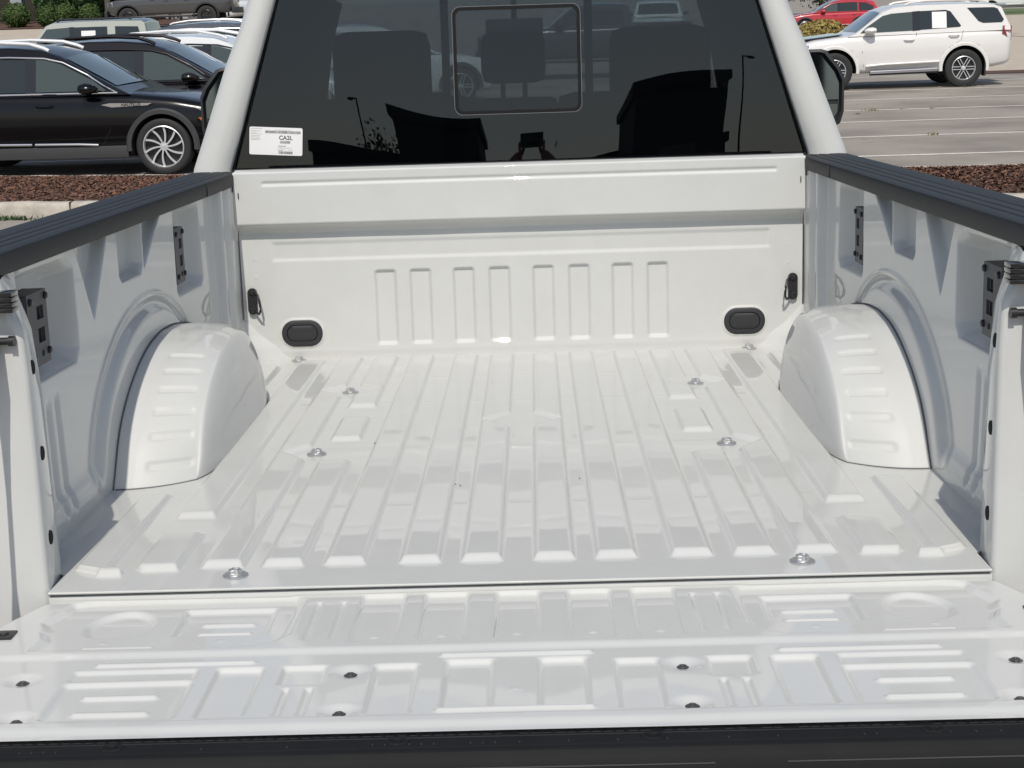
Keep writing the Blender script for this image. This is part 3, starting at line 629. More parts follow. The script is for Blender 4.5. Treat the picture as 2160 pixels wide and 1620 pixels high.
    # seats
    def seatback(x0, x1, y, z0, z1, th=.11, r=.05, name='rear_seat', lean=.12):
        b = MB(); b.box(x0, x1, y - th / 2, y + th / 2, z0, z1, Matrix.Translation((0, 0, 0)) @ Matrix.Shear('XZ', 4, (0, 0)) if False else None, bev=r); return b.build(name, M['seat'], root)
    seatback(-.72, -.12, 2.60, .0, .742, .16, .06); seatback(.12, .74, 2.60, .0, .742, .16, .06); seatback(-.13, .13, 2.60, .0, .730, .14, .03, 'centre_seat')
    def headrest(xc, y, z0, z1, hw, r=.035, th=.10):
        b = MB(); b.box(xc - hw, xc + hw, y - th / 2, y + th / 2, z0, z1, bev=r); o = b.build('headrest', M['seat'], root)
        b = MB()
        for s_ in (-1, 1): b.tube([(xc + s_ * .035, y, z0 - .12), (xc + s_ * .035, y, z0 + .03)], .008, 8)
        b.build('headrest_post', M['black_metal'], o)
    headrest(-.011, 2.60, .775, .935, .102, .035)
    headrest(-.43, 2.62, .70, .950, .155, .05, .14); headrest(.455, 2.62, .70, .940, .16, .05, .14)
    for xc in (-.46, .46):
        b = MB(); b.box(xc * 1.13 - .19, xc * 1.13 + .19, 3.52, 3.68, -.1, .66, bev=.06); b.build('front_seat', M['seat'], root); headrest(xc * 1.13, 3.60, .74, .90, .13, .05)
    b = MB(); b.tube([(-.02, 4.15, 1.10), (-.02, 4.18, 1.03)], .012); b.box(-.14, .10, 4.17, 4.20, .96, 1.03, bev=.012); b.build('interior_mirror', M['cabin'], root)
    b = MB(); pts = [(-.46 + .19 * math.cos(t), 4.22 + .05 * math.sin(t), .50 + .19 * math.sin(t)) for t in np.linspace(0, 2 * math.pi, 25)]; b.tube(pts, .014, 6); b.build('steering_wheel', M['cabin'], root)
    # tow mirrors
    for sgn in (-1, 1):
        x0, x1 = 1.205, 1.375
        def rc(ix, iz, x0=x0, x1=x1, z0=.535, z1=.865):
            return [(sgn * x, z) for x, z in ((x0 + ix, z0 + iz + .02), (x0 + ix + .02, z0 + iz), (x1 - ix - .05, z0 + iz), (x1 - ix - .015, z0 + iz + .02), (x1 - ix, z0 + iz + .07), (x1 - ix, z1 - iz - .12), (x1 - ix - .02, z1 - iz - .075), (x1 - ix - .075, z1 - iz - .006), (x1 - ix - .095, z1 - iz), (x0 + ix, z1 - iz))]
        b = MB(); rows = []
        for ix, y in ((.018, 4.305), (.010, 4.275), (.0, 4.280), (-.002, 4.31), (.004, 4.38), (.03, 4.43)):
            p = rc(ix, ix); rows.append([(x, y, z) for x, z in p + [p[0]]])
        b.quadgrid(rows); b._f([b.bm.verts.new((x, 4.43, z)) for x, z in rc(.03, .03)]); b._f([b.bm.verts.new((x, 4.302, z)) for x, z in rc(.016, .016)]); b.tube([(sgn * .99, 4.38, .62), (sgn * 1.25, 4.38, .64)], .03); b.tube([(sgn * .99, 4.38, .74), (sgn * 1.25, 4.38, .76)], .022)
        o = b.build('side_mirror', M['black_plastic'], root, angle=50)
        b = MB(); g = [(x, z) for x, z in rc(.02, .02) if z > .62]; g = [(sgn * (x0 + .022), .655), (sgn * (x1 - .022), .655)] + [q for q in g]
        b.prism(g, 0, 4.296, 4.300, fn=lambda a, c, d: (a, d, c)); b.build('mirror_glass', M['mirror'], o, smooth=False)
        b = MB(); b.prism([(sgn * (x0 + .022), .565), (sgn * (x1 - .05), .565), (sgn * (x1 - .025), .60), (sgn * (x1 - .024), .635), (sgn * (x0 + .022), .635)], 0, 4.296, 4.300, fn=lambda a, c, d: (a, d, c)); b.build('wide_angle_mirror', M['mirror'], o, smooth=False)
        b = MB(); b.box(*sorted((sgn * 1.370, sgn * 1.385)), 4.33, 4.38, .60, .69, bev=.004); b.build('marker_lamp', M['headlamp'], o)

b = MB(); b.box(-.98, .98, -.26, -.06, -.56, -.38, bev=.03); b.build('rear_bumper', M['chrome'], truck)
b = MB(); b.box(-.60, .60, -.05, 6.3, -.50, -.30, bev=.02); b.build('chassis', M['black_metal'], truck)
def wheel(parent, loc, rad, width, axis, nsp, rim_mat, twin=False, swirl=0.0, inner=M['alloy_dark'], rimr=.70, name='wheel'):
    """wheel whose axle is local X ('side' = car-like with x across) or local Y ('car')"""
    W2 = width / 2; s = 1 if (loc[0] if axis == 'side' else loc[1]) >= 0 else -1
    Mx = Matrix.Translation(loc) @ (Matrix.Rotation(R(90) * s, 4, 'Y') if axis == 'side' else Matrix.Rotation(R(-90) * s, 4, 'X'))
    rr = rad * rimr
    b = MB(); b.lathe([(rr, -W2), (rad * .93, -W2), (rad, -W2 * .75), (rad, W2 * .75), (rad * .985, W2 * .92), (rad * .93, W2), (rr + .012, W2 * 1.02), (rr, W2 * .95), (rr, -W2)], Mx, 48, cap=False)
    o = b.build(name, M['rubber'], parent, angle=50)
    b = MB(); b.lathe([(rr + .002, -W2 * .9), (rr * .99, -W2 * .5), (rr * .97, W2 * .35), (.02, W2 * .25)], Mx, 40, cap=False); b.build('rim_well', inner, o)
    swt = .72 if nsp >= 10 else 1.
    b = MB(); b.lathe([(rr * .95, W2 * .5), (rr * 1.0, W2 * .95), (rr * .955, W2 * 1.0), (rr * .925, W2 * .85), (rr * .92, W2 * .5)], Mx, 48, cap=False)
    b.lathe([(rr * .20, W2 * .4), (rr * .20, W2 * .75), (rr * .10, W2 * .8), (.001, W2 * .8)], Mx, 20, cap=False)
    for i in range(nsp):
        a = 2 * math.pi * i / nsp
        offs = ((-.10, .062), (.10, .062)) if twin else ((0, .085),)
        for of, w0 in offs:
            pts = []
            for t in np.linspace(.15, .96, 7):
                ang = a + swirl * (t ** 1.5) ; pts.append((rr * t, ang))
            for (r0, a0), (r1, a1) in zip(pts, pts[1:]):
                wd0 = swt * w0 * rr * .55 * (1.25 - .55 * (1 - r0 / rr)) * (1.25 if not twin else .8); wd1 = swt * w0 * rr * .55 * (1.25 - .55 * (1 - r1 / rr)) * (1.25 if not twin else .8)
                def pt(r_, a_, off, z): c, s_ = math.cos(a_), math.sin(a_); return Mx @ Vector((r_ * c - off * s_, r_ * s_ + off * c, z))
                o0 = of * rr * 1.1
                z0, z1 = W2 * .80, W2 * .55
                v = [b.bm.verts.new(pt(*q)) for q in ((r0, a0, o0 - wd0, z0), (r0, a0, o0 + wd0, z0), (r1, a1, o0 + wd1, z0), (r1, a1, o0 - wd1, z0), (r0, a0, o0 - wd0, z1), (r0, a0, o0 + wd0, z1), (r1, a1, o0 + wd1, z1), (r1, a1, o0 - wd1, z1))]
                for q in ((0, 1, 2, 3), (0, 4, 5, 1), (3, 2, 6, 7), (1, 5, 6, 2), (0, 3, 7, 4)): b._f([v[k] for k in q])
    b.build('rim', rim_mat, o, angle=30)
    return o
cab()

# ============================================================ SETTING
def gz(x, y):   # terrain height: flat lot, gentle rise far left
    x = np.asarray(x, float); y = np.asarray(y, float)
    return 1.62 * sst((-x - 4) / 7) * np.clip((y - 24) / 52, 0, 1.15)
xs = np.unique(np.r_[np.linspace(-900, -60, 12), np.linspace(-60, 60, 61), np.linspace(60, 900, 12)]); ys = np.unique(np.r_[np.linspace(-900, -60, 10), np.linspace(-60, 30, 20), np.linspace(30, 140, 56), np.linspace(140, 1500, 14)])
Xg, Yg2 = np.meshgrid(xs, ys, indexing='ij')
tag(grid('ground', Xg, Yg2, gz(Xg, Yg2), M['asphalt'], None, flip=True), kind='structure')
def strip(name, poly, z, m_):       # flat patch following the terrain
    b = MB(); v = [b.bm.verts.new((x, y, float(gz(x, y)) + z)) for x, y in poly]; b._f(v); o = b.build(name, m_, None, smooth=False); tag(o, kind='structure'); return o
b = MB()
for y in (17.63, 20.38, 23.05, 25.55, 28.3, 31.0, 33.7, 36.4):
    for x0, x1 in ((2.2, 14.5), (-12, -2.2)):
        n = 24
        for i in range(n):
            if random.random() < .03: continue
            a, c = x0 + (x1 - x0) * i / n, x0 + (x1 - x0) * (i + 1) / n; j = lambda: random.uniform(-.006, .006)
            v = [b.bm.verts.new((px, py, .004)) for px, py in ((a, y - .05 + j()), (c, y - .05 + j()), (c, y + .05 + j()), (a, y + .05 + j()))]; b._f(v)
tag(b.build('parking_lines', M['line'], None, smooth=False), kind='structure')
# mulch island with its kerb
far = [(-15, 18.9), (-7.4, 17.05), (-5.2, 16.55), (0, 15.6), (3.2, 14.95), (4.6, 14.80), (5.8, 14.80), (13, 14.6)]
near = [(-15, 15.5), (-6.1, 14.25), (-5, 14.05), (0, 13.1), (5, 12.35), (13, 12.0)]
xa = np.linspace(-15, 13, 300); fy_ = np.interp(xa, *zip(*far)); ny_ = np.interp(xa, *zip(*near))
tt = np.linspace(0, 1, 40); Xm = np.repeat(xa[:, None], 40, 1); Ym = ny_[:, None] + (fy_ - ny_)[:, None] * tt[None]
nz = rng.random(Xm.shape) * .02; Zm = .125 + .05 * np.sin(tt * math.pi)[None] + nz
tag(grid('mulch_bed', Xm, Ym, Zm, M['mulch'], None, flip=True), kind='structure')
n = 42000; u = rng.random(n); cx = rng.uniform(-9.5, 8.5, n); cy = np.interp(cx, xa, ny_) + (np.interp(cx, xa, fy_) - np.interp(cx, xa, ny_)) * u; cz = .145 + .05 * np.sin(u * math.pi)
L_ = rng.uniform(.008, .028, n); Wd = rng.uniform(.004, .010, n); an = rng.uniform(0, math.pi, n); ti = rng.uniform(-.6, .6, n)
dx, dy = np.cos(an), np.sin(an); V = np.zeros((n, 4, 3))
for k, (a, c) in enumerate(((-1, -1), (1, -1), (1, 1), (-1, 1))):
    V[:, k, 0] = cx + a * L_ * dx / 1 - c * Wd * dy; V[:, k, 1] = cy + a * L_ * dy + c * Wd * dx; V[:, k, 2] = cz + a * L_ * np.sin(ti) + c * Wd * .5 + .01
def quads(name, V, m_, parent=None):
    n = len(V); me = bpy.data.meshes.new(name); me.vertices.add(n * 4); me.vertices.foreach_set('co', V.astype(np.float32).ravel()); me.loops.add(n * 4); me.polygons.add(n)
    me.loops.foreach_set('vertex_index', np.arange(n * 4, dtype=np.int32)); me.polygons.foreach_set('loop_start', np.arange(0, n * 4, 4, dtype=np.int32)); me.update(calc_edges=True)
    return link(name, me, m_, parent, False)
tag(quads('bark_chips', V, M['chip']), label='loose brown bark chips covering the planting bed', cat='bark mulch', kind='stuff')
def kerb(pts_x, ycurve, w0, w1, name):
    b = MB(); rows = []
    yc = np.interp(pts_x, xa, ycurve); s = 1 if w1 > w0 else -1
    for x, y in zip(pts_x, yc):
        j = 0.004 * math.sin(x * 9)
        rows.append([(x, y + w0, -.01), (x, y + w0, .10), (x, y + w0 + s * .02, .142 + j), (x, y + w0 + s * .045, .152 + j), (x, y + w1 - s * .02, .155 + j), (x, y + w1, .145), (x, y + w1, .0)])
    b.quadgrid(rows); return tag(b.build(name, M['curb'], None, angle=60), kind='structure')
kx = np.linspace(-14.9, 12.9, 280)
kerb(kx, ny_, -.16, .0, 'kerb'); kerb(kx, fy_, .16, .0, 'kerb')
b = MB()
for x in np.arange(-14.05, 12, 3.05):
    y = float(np.interp(x, xa, ny_)); b.box(x - .006, x + .006, y - .1635, y - .02, .0, .158)
tag(b.build('kerb_joint', M['hole'], None, smooth=False), kind='structure')
def weeds(name, spots, m_, per=30, h=.07, spread=.10):
    Vs = []
    for x, y, s in spots:
        for _ in range(int(per * s)):
            a = random.uniform(0, 6.28); r_ = random.gauss(0, spread * s); px, py = x + r_ * math.cos(a), y + r_ * math.sin(a) * .6; hh = h * s * random.uniform(.4, 1); t_ = random.uniform(0, 6.28); wx, wy_ = .008 * math.cos(t_), .008 * math.sin(t_); lx, ly = random.uniform(-.04, .04), random.uniform(-.04, .04)
            z = float(gz(px, py)); Vs.append([(px - wx, py - wy_, z), (px + wx, py + wy_, z), (px + lx + wx * .3, py + ly, z + hh), (px + lx - wx * .3, py + ly, z + hh)])
    return tag(quads(name, np.array(Vs), m_), kind='stuff')
tag(weeds('weeds', [(6.1, 25.4, .9), (5.7, 24.7, .5), (7.2, 25.5, .5), (5.9, 20.35, .8), (9.4, 31.3, .7), (6.7, 25.55, .4)], M['weed']), label='small dry weeds growing along cracks in the asphalt', cat='weeds')
tag(weeds('verge_grass', [(-5.35 - i * .12, 13.75 + i * .02, 1.1) for i in range(14)], M['leaf'], 40, .05), label='patch of green weeds at the foot of the kerb', cat='grass')
# pale paving on the right behind the white SUV, planting strip, grass
strip('pavement', [(11.6, 37.5), (60, 37.5), (60, 130), (14.5, 130), (12.5, 60)], .006, M['concrete'])
strip('mulch_strip', [(10.9, 36.3), (40, 35.0), (40, 37.3), (10.9, 37.6)], .012, M['mulch'])
strip('grass_verge', [(36, 118), (90, 118), (90, 150), (36, 150)], .02, M['grass'])
b = MB(); n = 12
rows = [[(x, y, float(gz(x, y)) + .01) for x in np.linspace(-60, -14.5, 30)] for y in np.linspace(50, 73.5, 12)]
b.quadgrid(rows); tag(b.build('forecourt_paving', M['concrete'], None), kind='structure')
b = MB(); rows = [[(x, y, float(gz(x, y)) + .03) for x in np.linspace(-60, -15.5, 30)] for y in (73.8, 78, 82, 86)]
b.quadgrid(rows); tag(b.build('shrub_bed', M['mulch'], None), kind='structure')

# ============================================================ CARS
def lin(P, x): return float(np.interp(x, [p[0] for p in P], [p[1] for p in P]))
def car(name, label, cat, loc, rz, sp, group=None):
    """local x forward, y left, z up, origin on ground below centre"""
    r = empty(name, loc, rz); tag(r, label, cat, group)
    L, W = sp['L'], sp['W'] / 2; x0, x1 = -L / 2, L / 2; top, bot = sp['top'], sp['bot']; paint = sp['paint']
    N = 64; st = np.r_[x0, x0 + .015, x0 + .05, np.linspace(x0 + .10, x1 - .10, N), x1 - .05, x1 - .015, x1]
    rows = []
    for x in st:
        e = min(x - x0, x1 - x); hw = W * (1 - .30 * max(0, 1 - e / .16) ** 2.2 - .07 * max(0, 1 - e / .9) ** 2); zt, zb = lin(top, x), lin(bot, x)
        if e < .05: zt -= .04 * (1 - e / .05); zb += .04 * (1 - e / .05)
        h = zt - zb; cr = .035
        half = [(0, zb), (.80, zb), (.93, zb + .03), (.965, zb + .12 * h), (.985, zb + .30 * h), (1.0, zb + .50 * h), (1.0, zb + .66 * h), (.992, zb + .76 * h), (.985, zb + .84 * h), (.965, zb + .92 * h), (.925, zb + .972 * h), (.86, zt), (.6, zt + cr * .5), (.3, zt + cr * .85), (0, zt + cr)]
        ring = [(x, hw * a, z) for a, z in half] + [(x, -hw * a, z) for a, z in half[-2:0:-1]]
        rows.append(ring + [ring[0]])
    b = MB(); V = [[b.bm.verts.new(p) for p in q[:-1]] for q in rows]; k = len(V[0])
    for a, c in zip(V, V[1:]):
        for i in range(k): b._f([a[i], a[(i + 1) % k], c[(i + 1) % k], c[i]])
    b._f(V[0][::-1]); b._f(V[-1])
    body = b.build('body', [paint, M['shade_liner']], r, angle=50)
    cutm = MB(); cutm.mi = 1
    for wx in sp['wheels']:
        for s in (-1, 1): cutm.lathe([(sp['arch'], -.42), (sp['arch'], .42)], Matrix.Translation((wx, s * (W - .02), sp['R'] + sp.get('archdz', .01))) @ Matrix.Rotation(R(90), 4, 'X'), 40)
    cut = cutm.build('cut', [paint, M['shade_liner']], r, smooth=False); md = body.modifiers.new('b', 'BOOLEAN'); md.operation = 'DIFFERENCE'; md.object = cut; md.solver = 'EXACT'
    bpy.context.view_layer.update(); me = bpy.data.meshes.new_from_object(body.evaluated_get(bpy.context.evaluated_depsgraph_get())); body.modifiers.clear(); body.data = me; bpy.data.objects.remove(cut)
    # greenhouse
    GP = sp['gh']; zb_ = sp['belt']; k_ = sp.get('tumble', .28); Wb = W * sp.get('ghw', .93); wg = lambda z: Wb - k_ * max(0, z - zb_)
    roofm = sp.get('roof', paint)
    def yz(f, x, z): w_ = wg(z); return (x, w_ * f, z + .045 * (1 - f * f) * (1 if z > zb_ + .15 else 0) - (.012 if abs(f) > .97 and z > zb_ + .2 else 0))
    fs = (-1, -.96, -.85, -.6, -.3, 0, .3, .6, .85, .96, 1)
    b = MB(); b.quadgrid([[yz(f, x, z) for f in fs] for x, z in GP])
    for s in (-1, 1): b._f([b.bm.verts.new((x, s * wg(z), z - (.012 if z > zb_ + .2 else 0))) for x, z in GP])
    b.build('cabin', sp.get('cabpaint', paint), r, angle=28)
    if 'roof' in sp:
        b = MB(); b.quadgrid([[(x, y, z + .006) for x, y, z in [yz(f, x, z) for f in fs[1:-1]]] for x, z in GP if z > GP[len(GP) // 2][1] - .09]); b.build('roof_panel', sp['roof'], r)
    def sp_side(poly, off, th, nm, m_, sides=(-1, 1)):
        for s in sides:
            b = MB(); b.prism(poly, 0, 0, th, fn=lambda a, c, d: (a, s * (wg(c) + off + d), c)); b.build(nm, m_, r, smooth=False)
    for P_, m_ in sp['win']: sp_side(P_, .002, .005, 'side_window', m_)
    if sp.get('pillar'): sp_side(sp['pillar'], .001, .004, 'pillar_cover', M['black_gloss'])
    def screen(i0, i1, nm, fr=.86, m_=M['carwin_clear']):
        (xa_, za), (xb_, zb2) = GP[i0], GP[i1]; nx, nz_ = (zb2 - za), -(xb_ - xa_); l = math.hypot(nx, nz_); nx /= l; nz_ /= l
        if nz_ < 0: nx, nz_ = -nx, -nz_
        rows = []
        for t in (.06, .35, .65, .92):
            x, z = xa_ + (xb_ - xa_) * t, za + (zb2 - za) * t; cr = .045 * min(1, t * 2.5) if za < zb2 else .045 * min(1, (1 - t) * 2.5)
            rows.append([(x + nx * .008 + (.05 * (1 - f * f) if nm == 'windshield' else -.03 * (1 - f * f)) * 0, wg(z) * f * fr, z + nz_ * .008 + cr * (1 - (f * fr) ** 2)) for f in (-1, -.6, -.2, .2, .6, 1)])
        b = MB(); b.quadgrid(rows); b.build(nm, m_, r)
    screen(*sp['ws'], 'windshield'); screen(*sp['rs'], 'rear_screen', m_=M['carwin'])
    for wx in sp['wheels']:
        for s in (-1, 1): wheel(r, (wx, s * (W - .135), sp['R']), sp['R'], .24, 'car', *sp.get('rim', (5, M['alloy'], True, 0.)), rimr=sp.get('rimr', .7))
    for s in (-1, 1):
        yb = lambda x: W * 1.0
        if sp.get('rail'):
            P_ = sp['rail']; b = MB(); b.tube([(x, s * (wg(z) - .04), z) for x, z in P_], sp.get('railr', .026), 8); b.build('roof_rail', sp.get('railm', M['chrome']), r)
        if sp.get('mirror'):
            mx_, mz = sp['mirror']; b = MB()
            rows = []
            for t, a, c in ((-.11, .03, .02), (-.10, .09, .055), (-.03, .115, .075), (.05, .10, .065), (.12, .05, .035), (.14, .01, .01)):
                rows.append([(mx_ + t, s * (W + .075 + a * math.cos(q)), mz + c * math.sin(q)) for q in np.linspace(0, 2 * math.pi, 17)])
            b.quadgrid(rows); b.tube([(mx_ + .02, s * (W - .04), mz - .04), (mx_, s * (W + .05), mz - .03)], .025, 6); b.build('side_mirror', sp.get('mirm', paint), r)
        for hx_, hz_ in sp.get('handles', ()):
            b = MB(); b.tube([(hx_ - .11, s * (W - .012), hz_), (hx_ - .07, s * (W + .022), hz_), (hx_ + .07, s * (W + .022), hz_), (hx_ + .11, s * (W - .012), hz_)], .017, 8); b.build('door_handle', sp.get('handm', paint), r)
        for P_, m_, nm in sp.get('lamps', ()):
            b = MB(); b.prism(P_, 0, -.07, .012, fn=lambda a, c, d: (a, s * (W * (1 - .07 * max(0, 1 - min(a - x0, x1 - a) / .9) ** 2 - .30 * max(0, 1 - min(a - x0, x1 - a) / .16) ** 2.2) + d), c)); b.build(nm, m_, r)
        for P_, m_, nm, rad_ in sp.get('strips', ()):
            b = MB(); b.tube([(x, s * (W + dy_), z) for x, z, dy_ in P_], rad_, 6); b.build(nm, m_, r)
        # chrome window line
        for P_ in sp.get('wline', ()):
            b = MB(); b.tube([(x, s * (wg(z) + .008), z) for x, z in P_], .011, 6); b.build('window_trim', sp.get('wlm', M['chrome']), r)
        # door shut lines
        b = MB()
        for P_ in sp.get('seams', ()):
            for (xa_, za), (xb_, zb2) in zip(P_, P_[1:]):
                v = []
                for x, z, dx_ in ((xa_, za, -.004), (xa_, za, .004), (xb_, zb2, .004), (xb_, zb2, -.004)):
                    h = lin(top, x) - lin(bot, x); f = (z - lin(bot, x)) / h
                    wv = float(np.interp(f, [0, .12, .30, .50, .66, .76, .84, .92], [.93, .965, .985, 1, 1, .992, .985, .965])); v.append(b.bm.verts.new((x + dx_, s * (W * wv + .0025), z)))
                b._f(v)
        if sp.get('seams'): b.build('door_seam', M['hole'], r, smooth=False, recalc=False)
        if sp.get('archflare'):
            for wx in sp['wheels']:
                b = MB(); rows = []
                for t in np.linspace(-.12, math.pi + .12, 30):
                    c, s_ = math.cos(t), math.sin(t); A0, A1 = sp['arch'] - .004, sp['arch'] + .07; zc = sp['R'] + .01
                    rows.append([(wx + A0 * c, s * (W - .05), zc + A0 * s_), (wx + A0 * c, s * (W + .012), zc + A0 * s_), (wx + (A0 + .05) * c, s * (W + .014), zc + (A0 + .05) * s_), (wx + A1 * c, s * (W - .012), zc + A1 * s_)])
                b.quadgrid(rows); b.build('wheel_arch_trim', sp['archflare'], r)
    return r

def suv_sleek(paint, **kw):          # sleek mid-size SUV, nose at +x
    sp = dict(L=4.83, W=1.95, R=.37, arch=.425, belt=1.08, paint=paint,
      top=[(-2.415, .86), (-2.36, 1.0), (-2.2, 1.09), (-1.2, 1.10), (0, 1.08), (.72, 1.07), (1.15, 1.06), (1.7, 1.00), (2.15, .91), (2.34, .80), (2.415, .62)],
      bot=[(-2.415, .48), (-2.2, .34), (-1.6, .26), (1.6, .24), (2.2, .26), (2.415, .36)], wheels=(1.52, -1.33),
      gh=[(1.12, 1.06), (.95, 1.14), (.16, 1.56), (-.10, 1.645), (-.5, 1.685), (-1.0, 1.69), (-1.6, 1.655), (-1.95, 1.60), (-2.05, 1.53), (-2.30, 1.10), (-2.30, 1.06)], ws=(1, 2), rs=(8, 9), tumble=.30,
      win=[([(.80, 1.115), (.62, 1.25), (.20, 1.465), (-.02, 1.525), (-.14, 1.53), (-.14, 1.115)], M['carwin_clear']), ([(-.28, 1.115), (-.28, 1.535), (-.9, 1.55), (-1.18, 1.535), (-1.18, 1.115)], M['carwin']), ([(-1.26, 1.12), (-1.26, 1.53), (-1.62, 1.50), (-1.98, 1.33), (-2.02, 1.22), (-1.9, 1.14)], M['carwin'])],
      pillar=[(-.28, 1.10), (-.14, 1.10), (-.14, 1.54), (-.28, 1.545)],
      wline=[[(-2.0, 1.10), (-1.0, 1.095), (.2, 1.09), (.96, 1.085), (.78, 1.17), (.55, 1.325), (.22, 1.49), (-.03, 1.548), (-.5, 1.572), (-1.1, 1.57), (-1.65, 1.525), (-2.04, 1.34)]],
      rail=[(.02, 1.64), (-.05, 1.675), (-.25, 1.735), (-.7, 1.765), (-1.3, 1.755), (-1.65, 1.71), (-1.72, 1.68)], mirror=(.60, 1.15), handles=((-.02, .93), (-1.0, .945)), archflare=M['greyclad'],
      seams=[[(.83, 1.0), (.86, .8), (.83, .6), (.72, .42), (.70, .30)], [(-.21, 1.06), (-.21, .3)], [(-1.2, 1.06), (-1.2, .75), (-.95, .45), (-.9, .30)]],
      strips=[([(.66, .415, .004), (.4, .43, .012), (-.19, .44, .012)], M['chrome'], 'sill_chrome', .016), ([(-.23, .44, .012), (-.75, .45, .012)], M['chrome'], 'sill_chrome', .016)],
      lamps=[([(2.02, .74), (2.10, .74), (2.20, .60), (2.14, .60)], M['amber'], 'marker_lamp'), ([(2.0, .86), (2.30, .80), (2.36, .72), (2.22, .74)], M['headlamp'], 'headlight'), ([(-2.36, .98), (-2.0, 1.0), (-2.05, .90), (-2.37, .86)], M['red_lens'], 'tail_lamp')], rim=(10, M['alloy'], False, .30), rimr=.745)
    sp.update(kw); return sp
# black SUV: near side at y=18.0, nose towards +x
c = car('parked_suv', 'glossy black SUV with chrome window line and multi-spoke wheels beside the mulch bed', 'suv', (-6.31, 19.0, 0), R(-2.5), suv_sleek(M['p_black'], railm=M['p_white2']))
# fender badge with its lettering and lower cladding
b = MB(); b.prism([(.74, .935), (.86, .955), (1.42, .945), (1.36, .915), (.88, .900)], 0, 0, .006, fn=lambda a, q, d: (a, -(.9755 + d), q)); bd = b.build('fender_badge', M['chrome'], c, smooth=False)
text_mesh('badge_lettering', 'NAUTILUS', .055, M['black_gloss'], bd, Matrix.Translation((1.14, -.9835, .927)) @ Matrix.Rotation(R(90), 4, 'X'), .001, .0012)
b = MB(); b.box(-.9, 1.05, -.972, -.93, .245, .40, bev=.012); b.build('sill_cladding', M['greyclad'], c)
car('parked_suv', 'dark brown SUV directly behind the glossy black one', 'suv', (-5.55, 21.75, 0), R(-3), suv_sleek(M['p_brown'], railm=M['p_brown'], wlm=M['p_brown'], rim=(5, M['alloy'], True, 0)))
car('parked_suv', 'white roofed SUV behind the dark brown one with only its roof and windows showing', 'suv', (-5.05, 24.35, 0), R(-4), suv_sleek(M['p_white2'], rim=(5, M['alloy'], True, 0), railm=M['p_white2'], rail=[(.12, 1.64), (-.02, 1.70), (-.4, 1.775), (-.9, 1.79), (-1.5, 1.76), (-1.9, 1.68)], wlm=M['black_gloss']))
def suv_boxy(paint, **kw):
    sp = dict(L=4.40, W=1.88, R=.36, arch=.42, belt=1.10, paint=paint, top=[(-2.2, .9), (-2.12, 1.08), (-1.0, 1.12), (.85, 1.11), (1.9, 1.03), (2.13, .92), (2.2, .6)], bot=[(-2.2, .5), (-1.9, .3), (1.9, .3), (2.2, .42)], wheels=(1.35, -1.32),
      gh=[(1.02, 1.10), (.95, 1.14), (.48, 1.70), (.30, 1.765), (-.3, 1.79), (-1.2, 1.79), (-1.95, 1.77), (-2.02, 1.72), (-2.12, 1.14), (-2.12, 1.10)], ws=(1, 2), rs=(7, 8), tumble=.16,
      win=[([(.84, 1.14), (.46, 1.62), (-.12, 1.65), (-.12, 1.14)], M['carwin_clear']), ([(-.24, 1.14), (-.24, 1.65), (-1.08, 1.65), (-1.08, 1.14)], M['carwin']), ([(-1.28, 1.20), (-1.28, 1.65), (-1.86, 1.63), (-1.98, 1.20)], M['carwin'])], pillar=[(-.24, 1.12), (-.12, 1.12), (-.12, 1.66), (-.24, 1.66)],
      mirror=(.62, 1.17), handles=((-.02, .98), (-1.0, .98)), rail=[(.2, 1.80), (.1, 1.84), (-1.6, 1.85), (-1.7, 1.82)], railm=M['black_gloss'], rim=(5, M['alloy_dark'], True, 0), lamps=[([(2.0, .98), (2.15, .92), (2.17, .74), (2.0, .78)], M['headlamp'], 'headlight'), ([(-2.17, 1.05), (-2.05, 1.05), (-2.05, .82), (-2.18, .82)], M['red_lens'], 'tail_lamp')], archflare=M['black_plastic'])
    sp.update(kw); return sp
c = car('parked_suv', 'pale grey-green boxy SUV with a dark roof and a white paper in its side window', 'suv', (-11.7, 38, .16), math.pi, suv_boxy(M['p_sage'], roof=M['p_blue']))
b = MB(); b.prism([(-.78, 1.22), (-.42, 1.22), (-.42, 1.56), (-.78, 1.56)], 0, 0, .005, fn=lambda a, q, d: (a, .94 * .93 - .16 * (q - 1.10) + .008 + d, q)); b.build('window_paper', M['sticker'], c, smooth=False)
car('parked_suv', 'dark blue SUV with a low sloping roof right of the pale boxy one', 'suv', (-6.3, 33.4, .15), R(4), suv_sleek(M['p_blue'], railm=M['chrome'], rim=(5, M['alloy'], True, 0)))
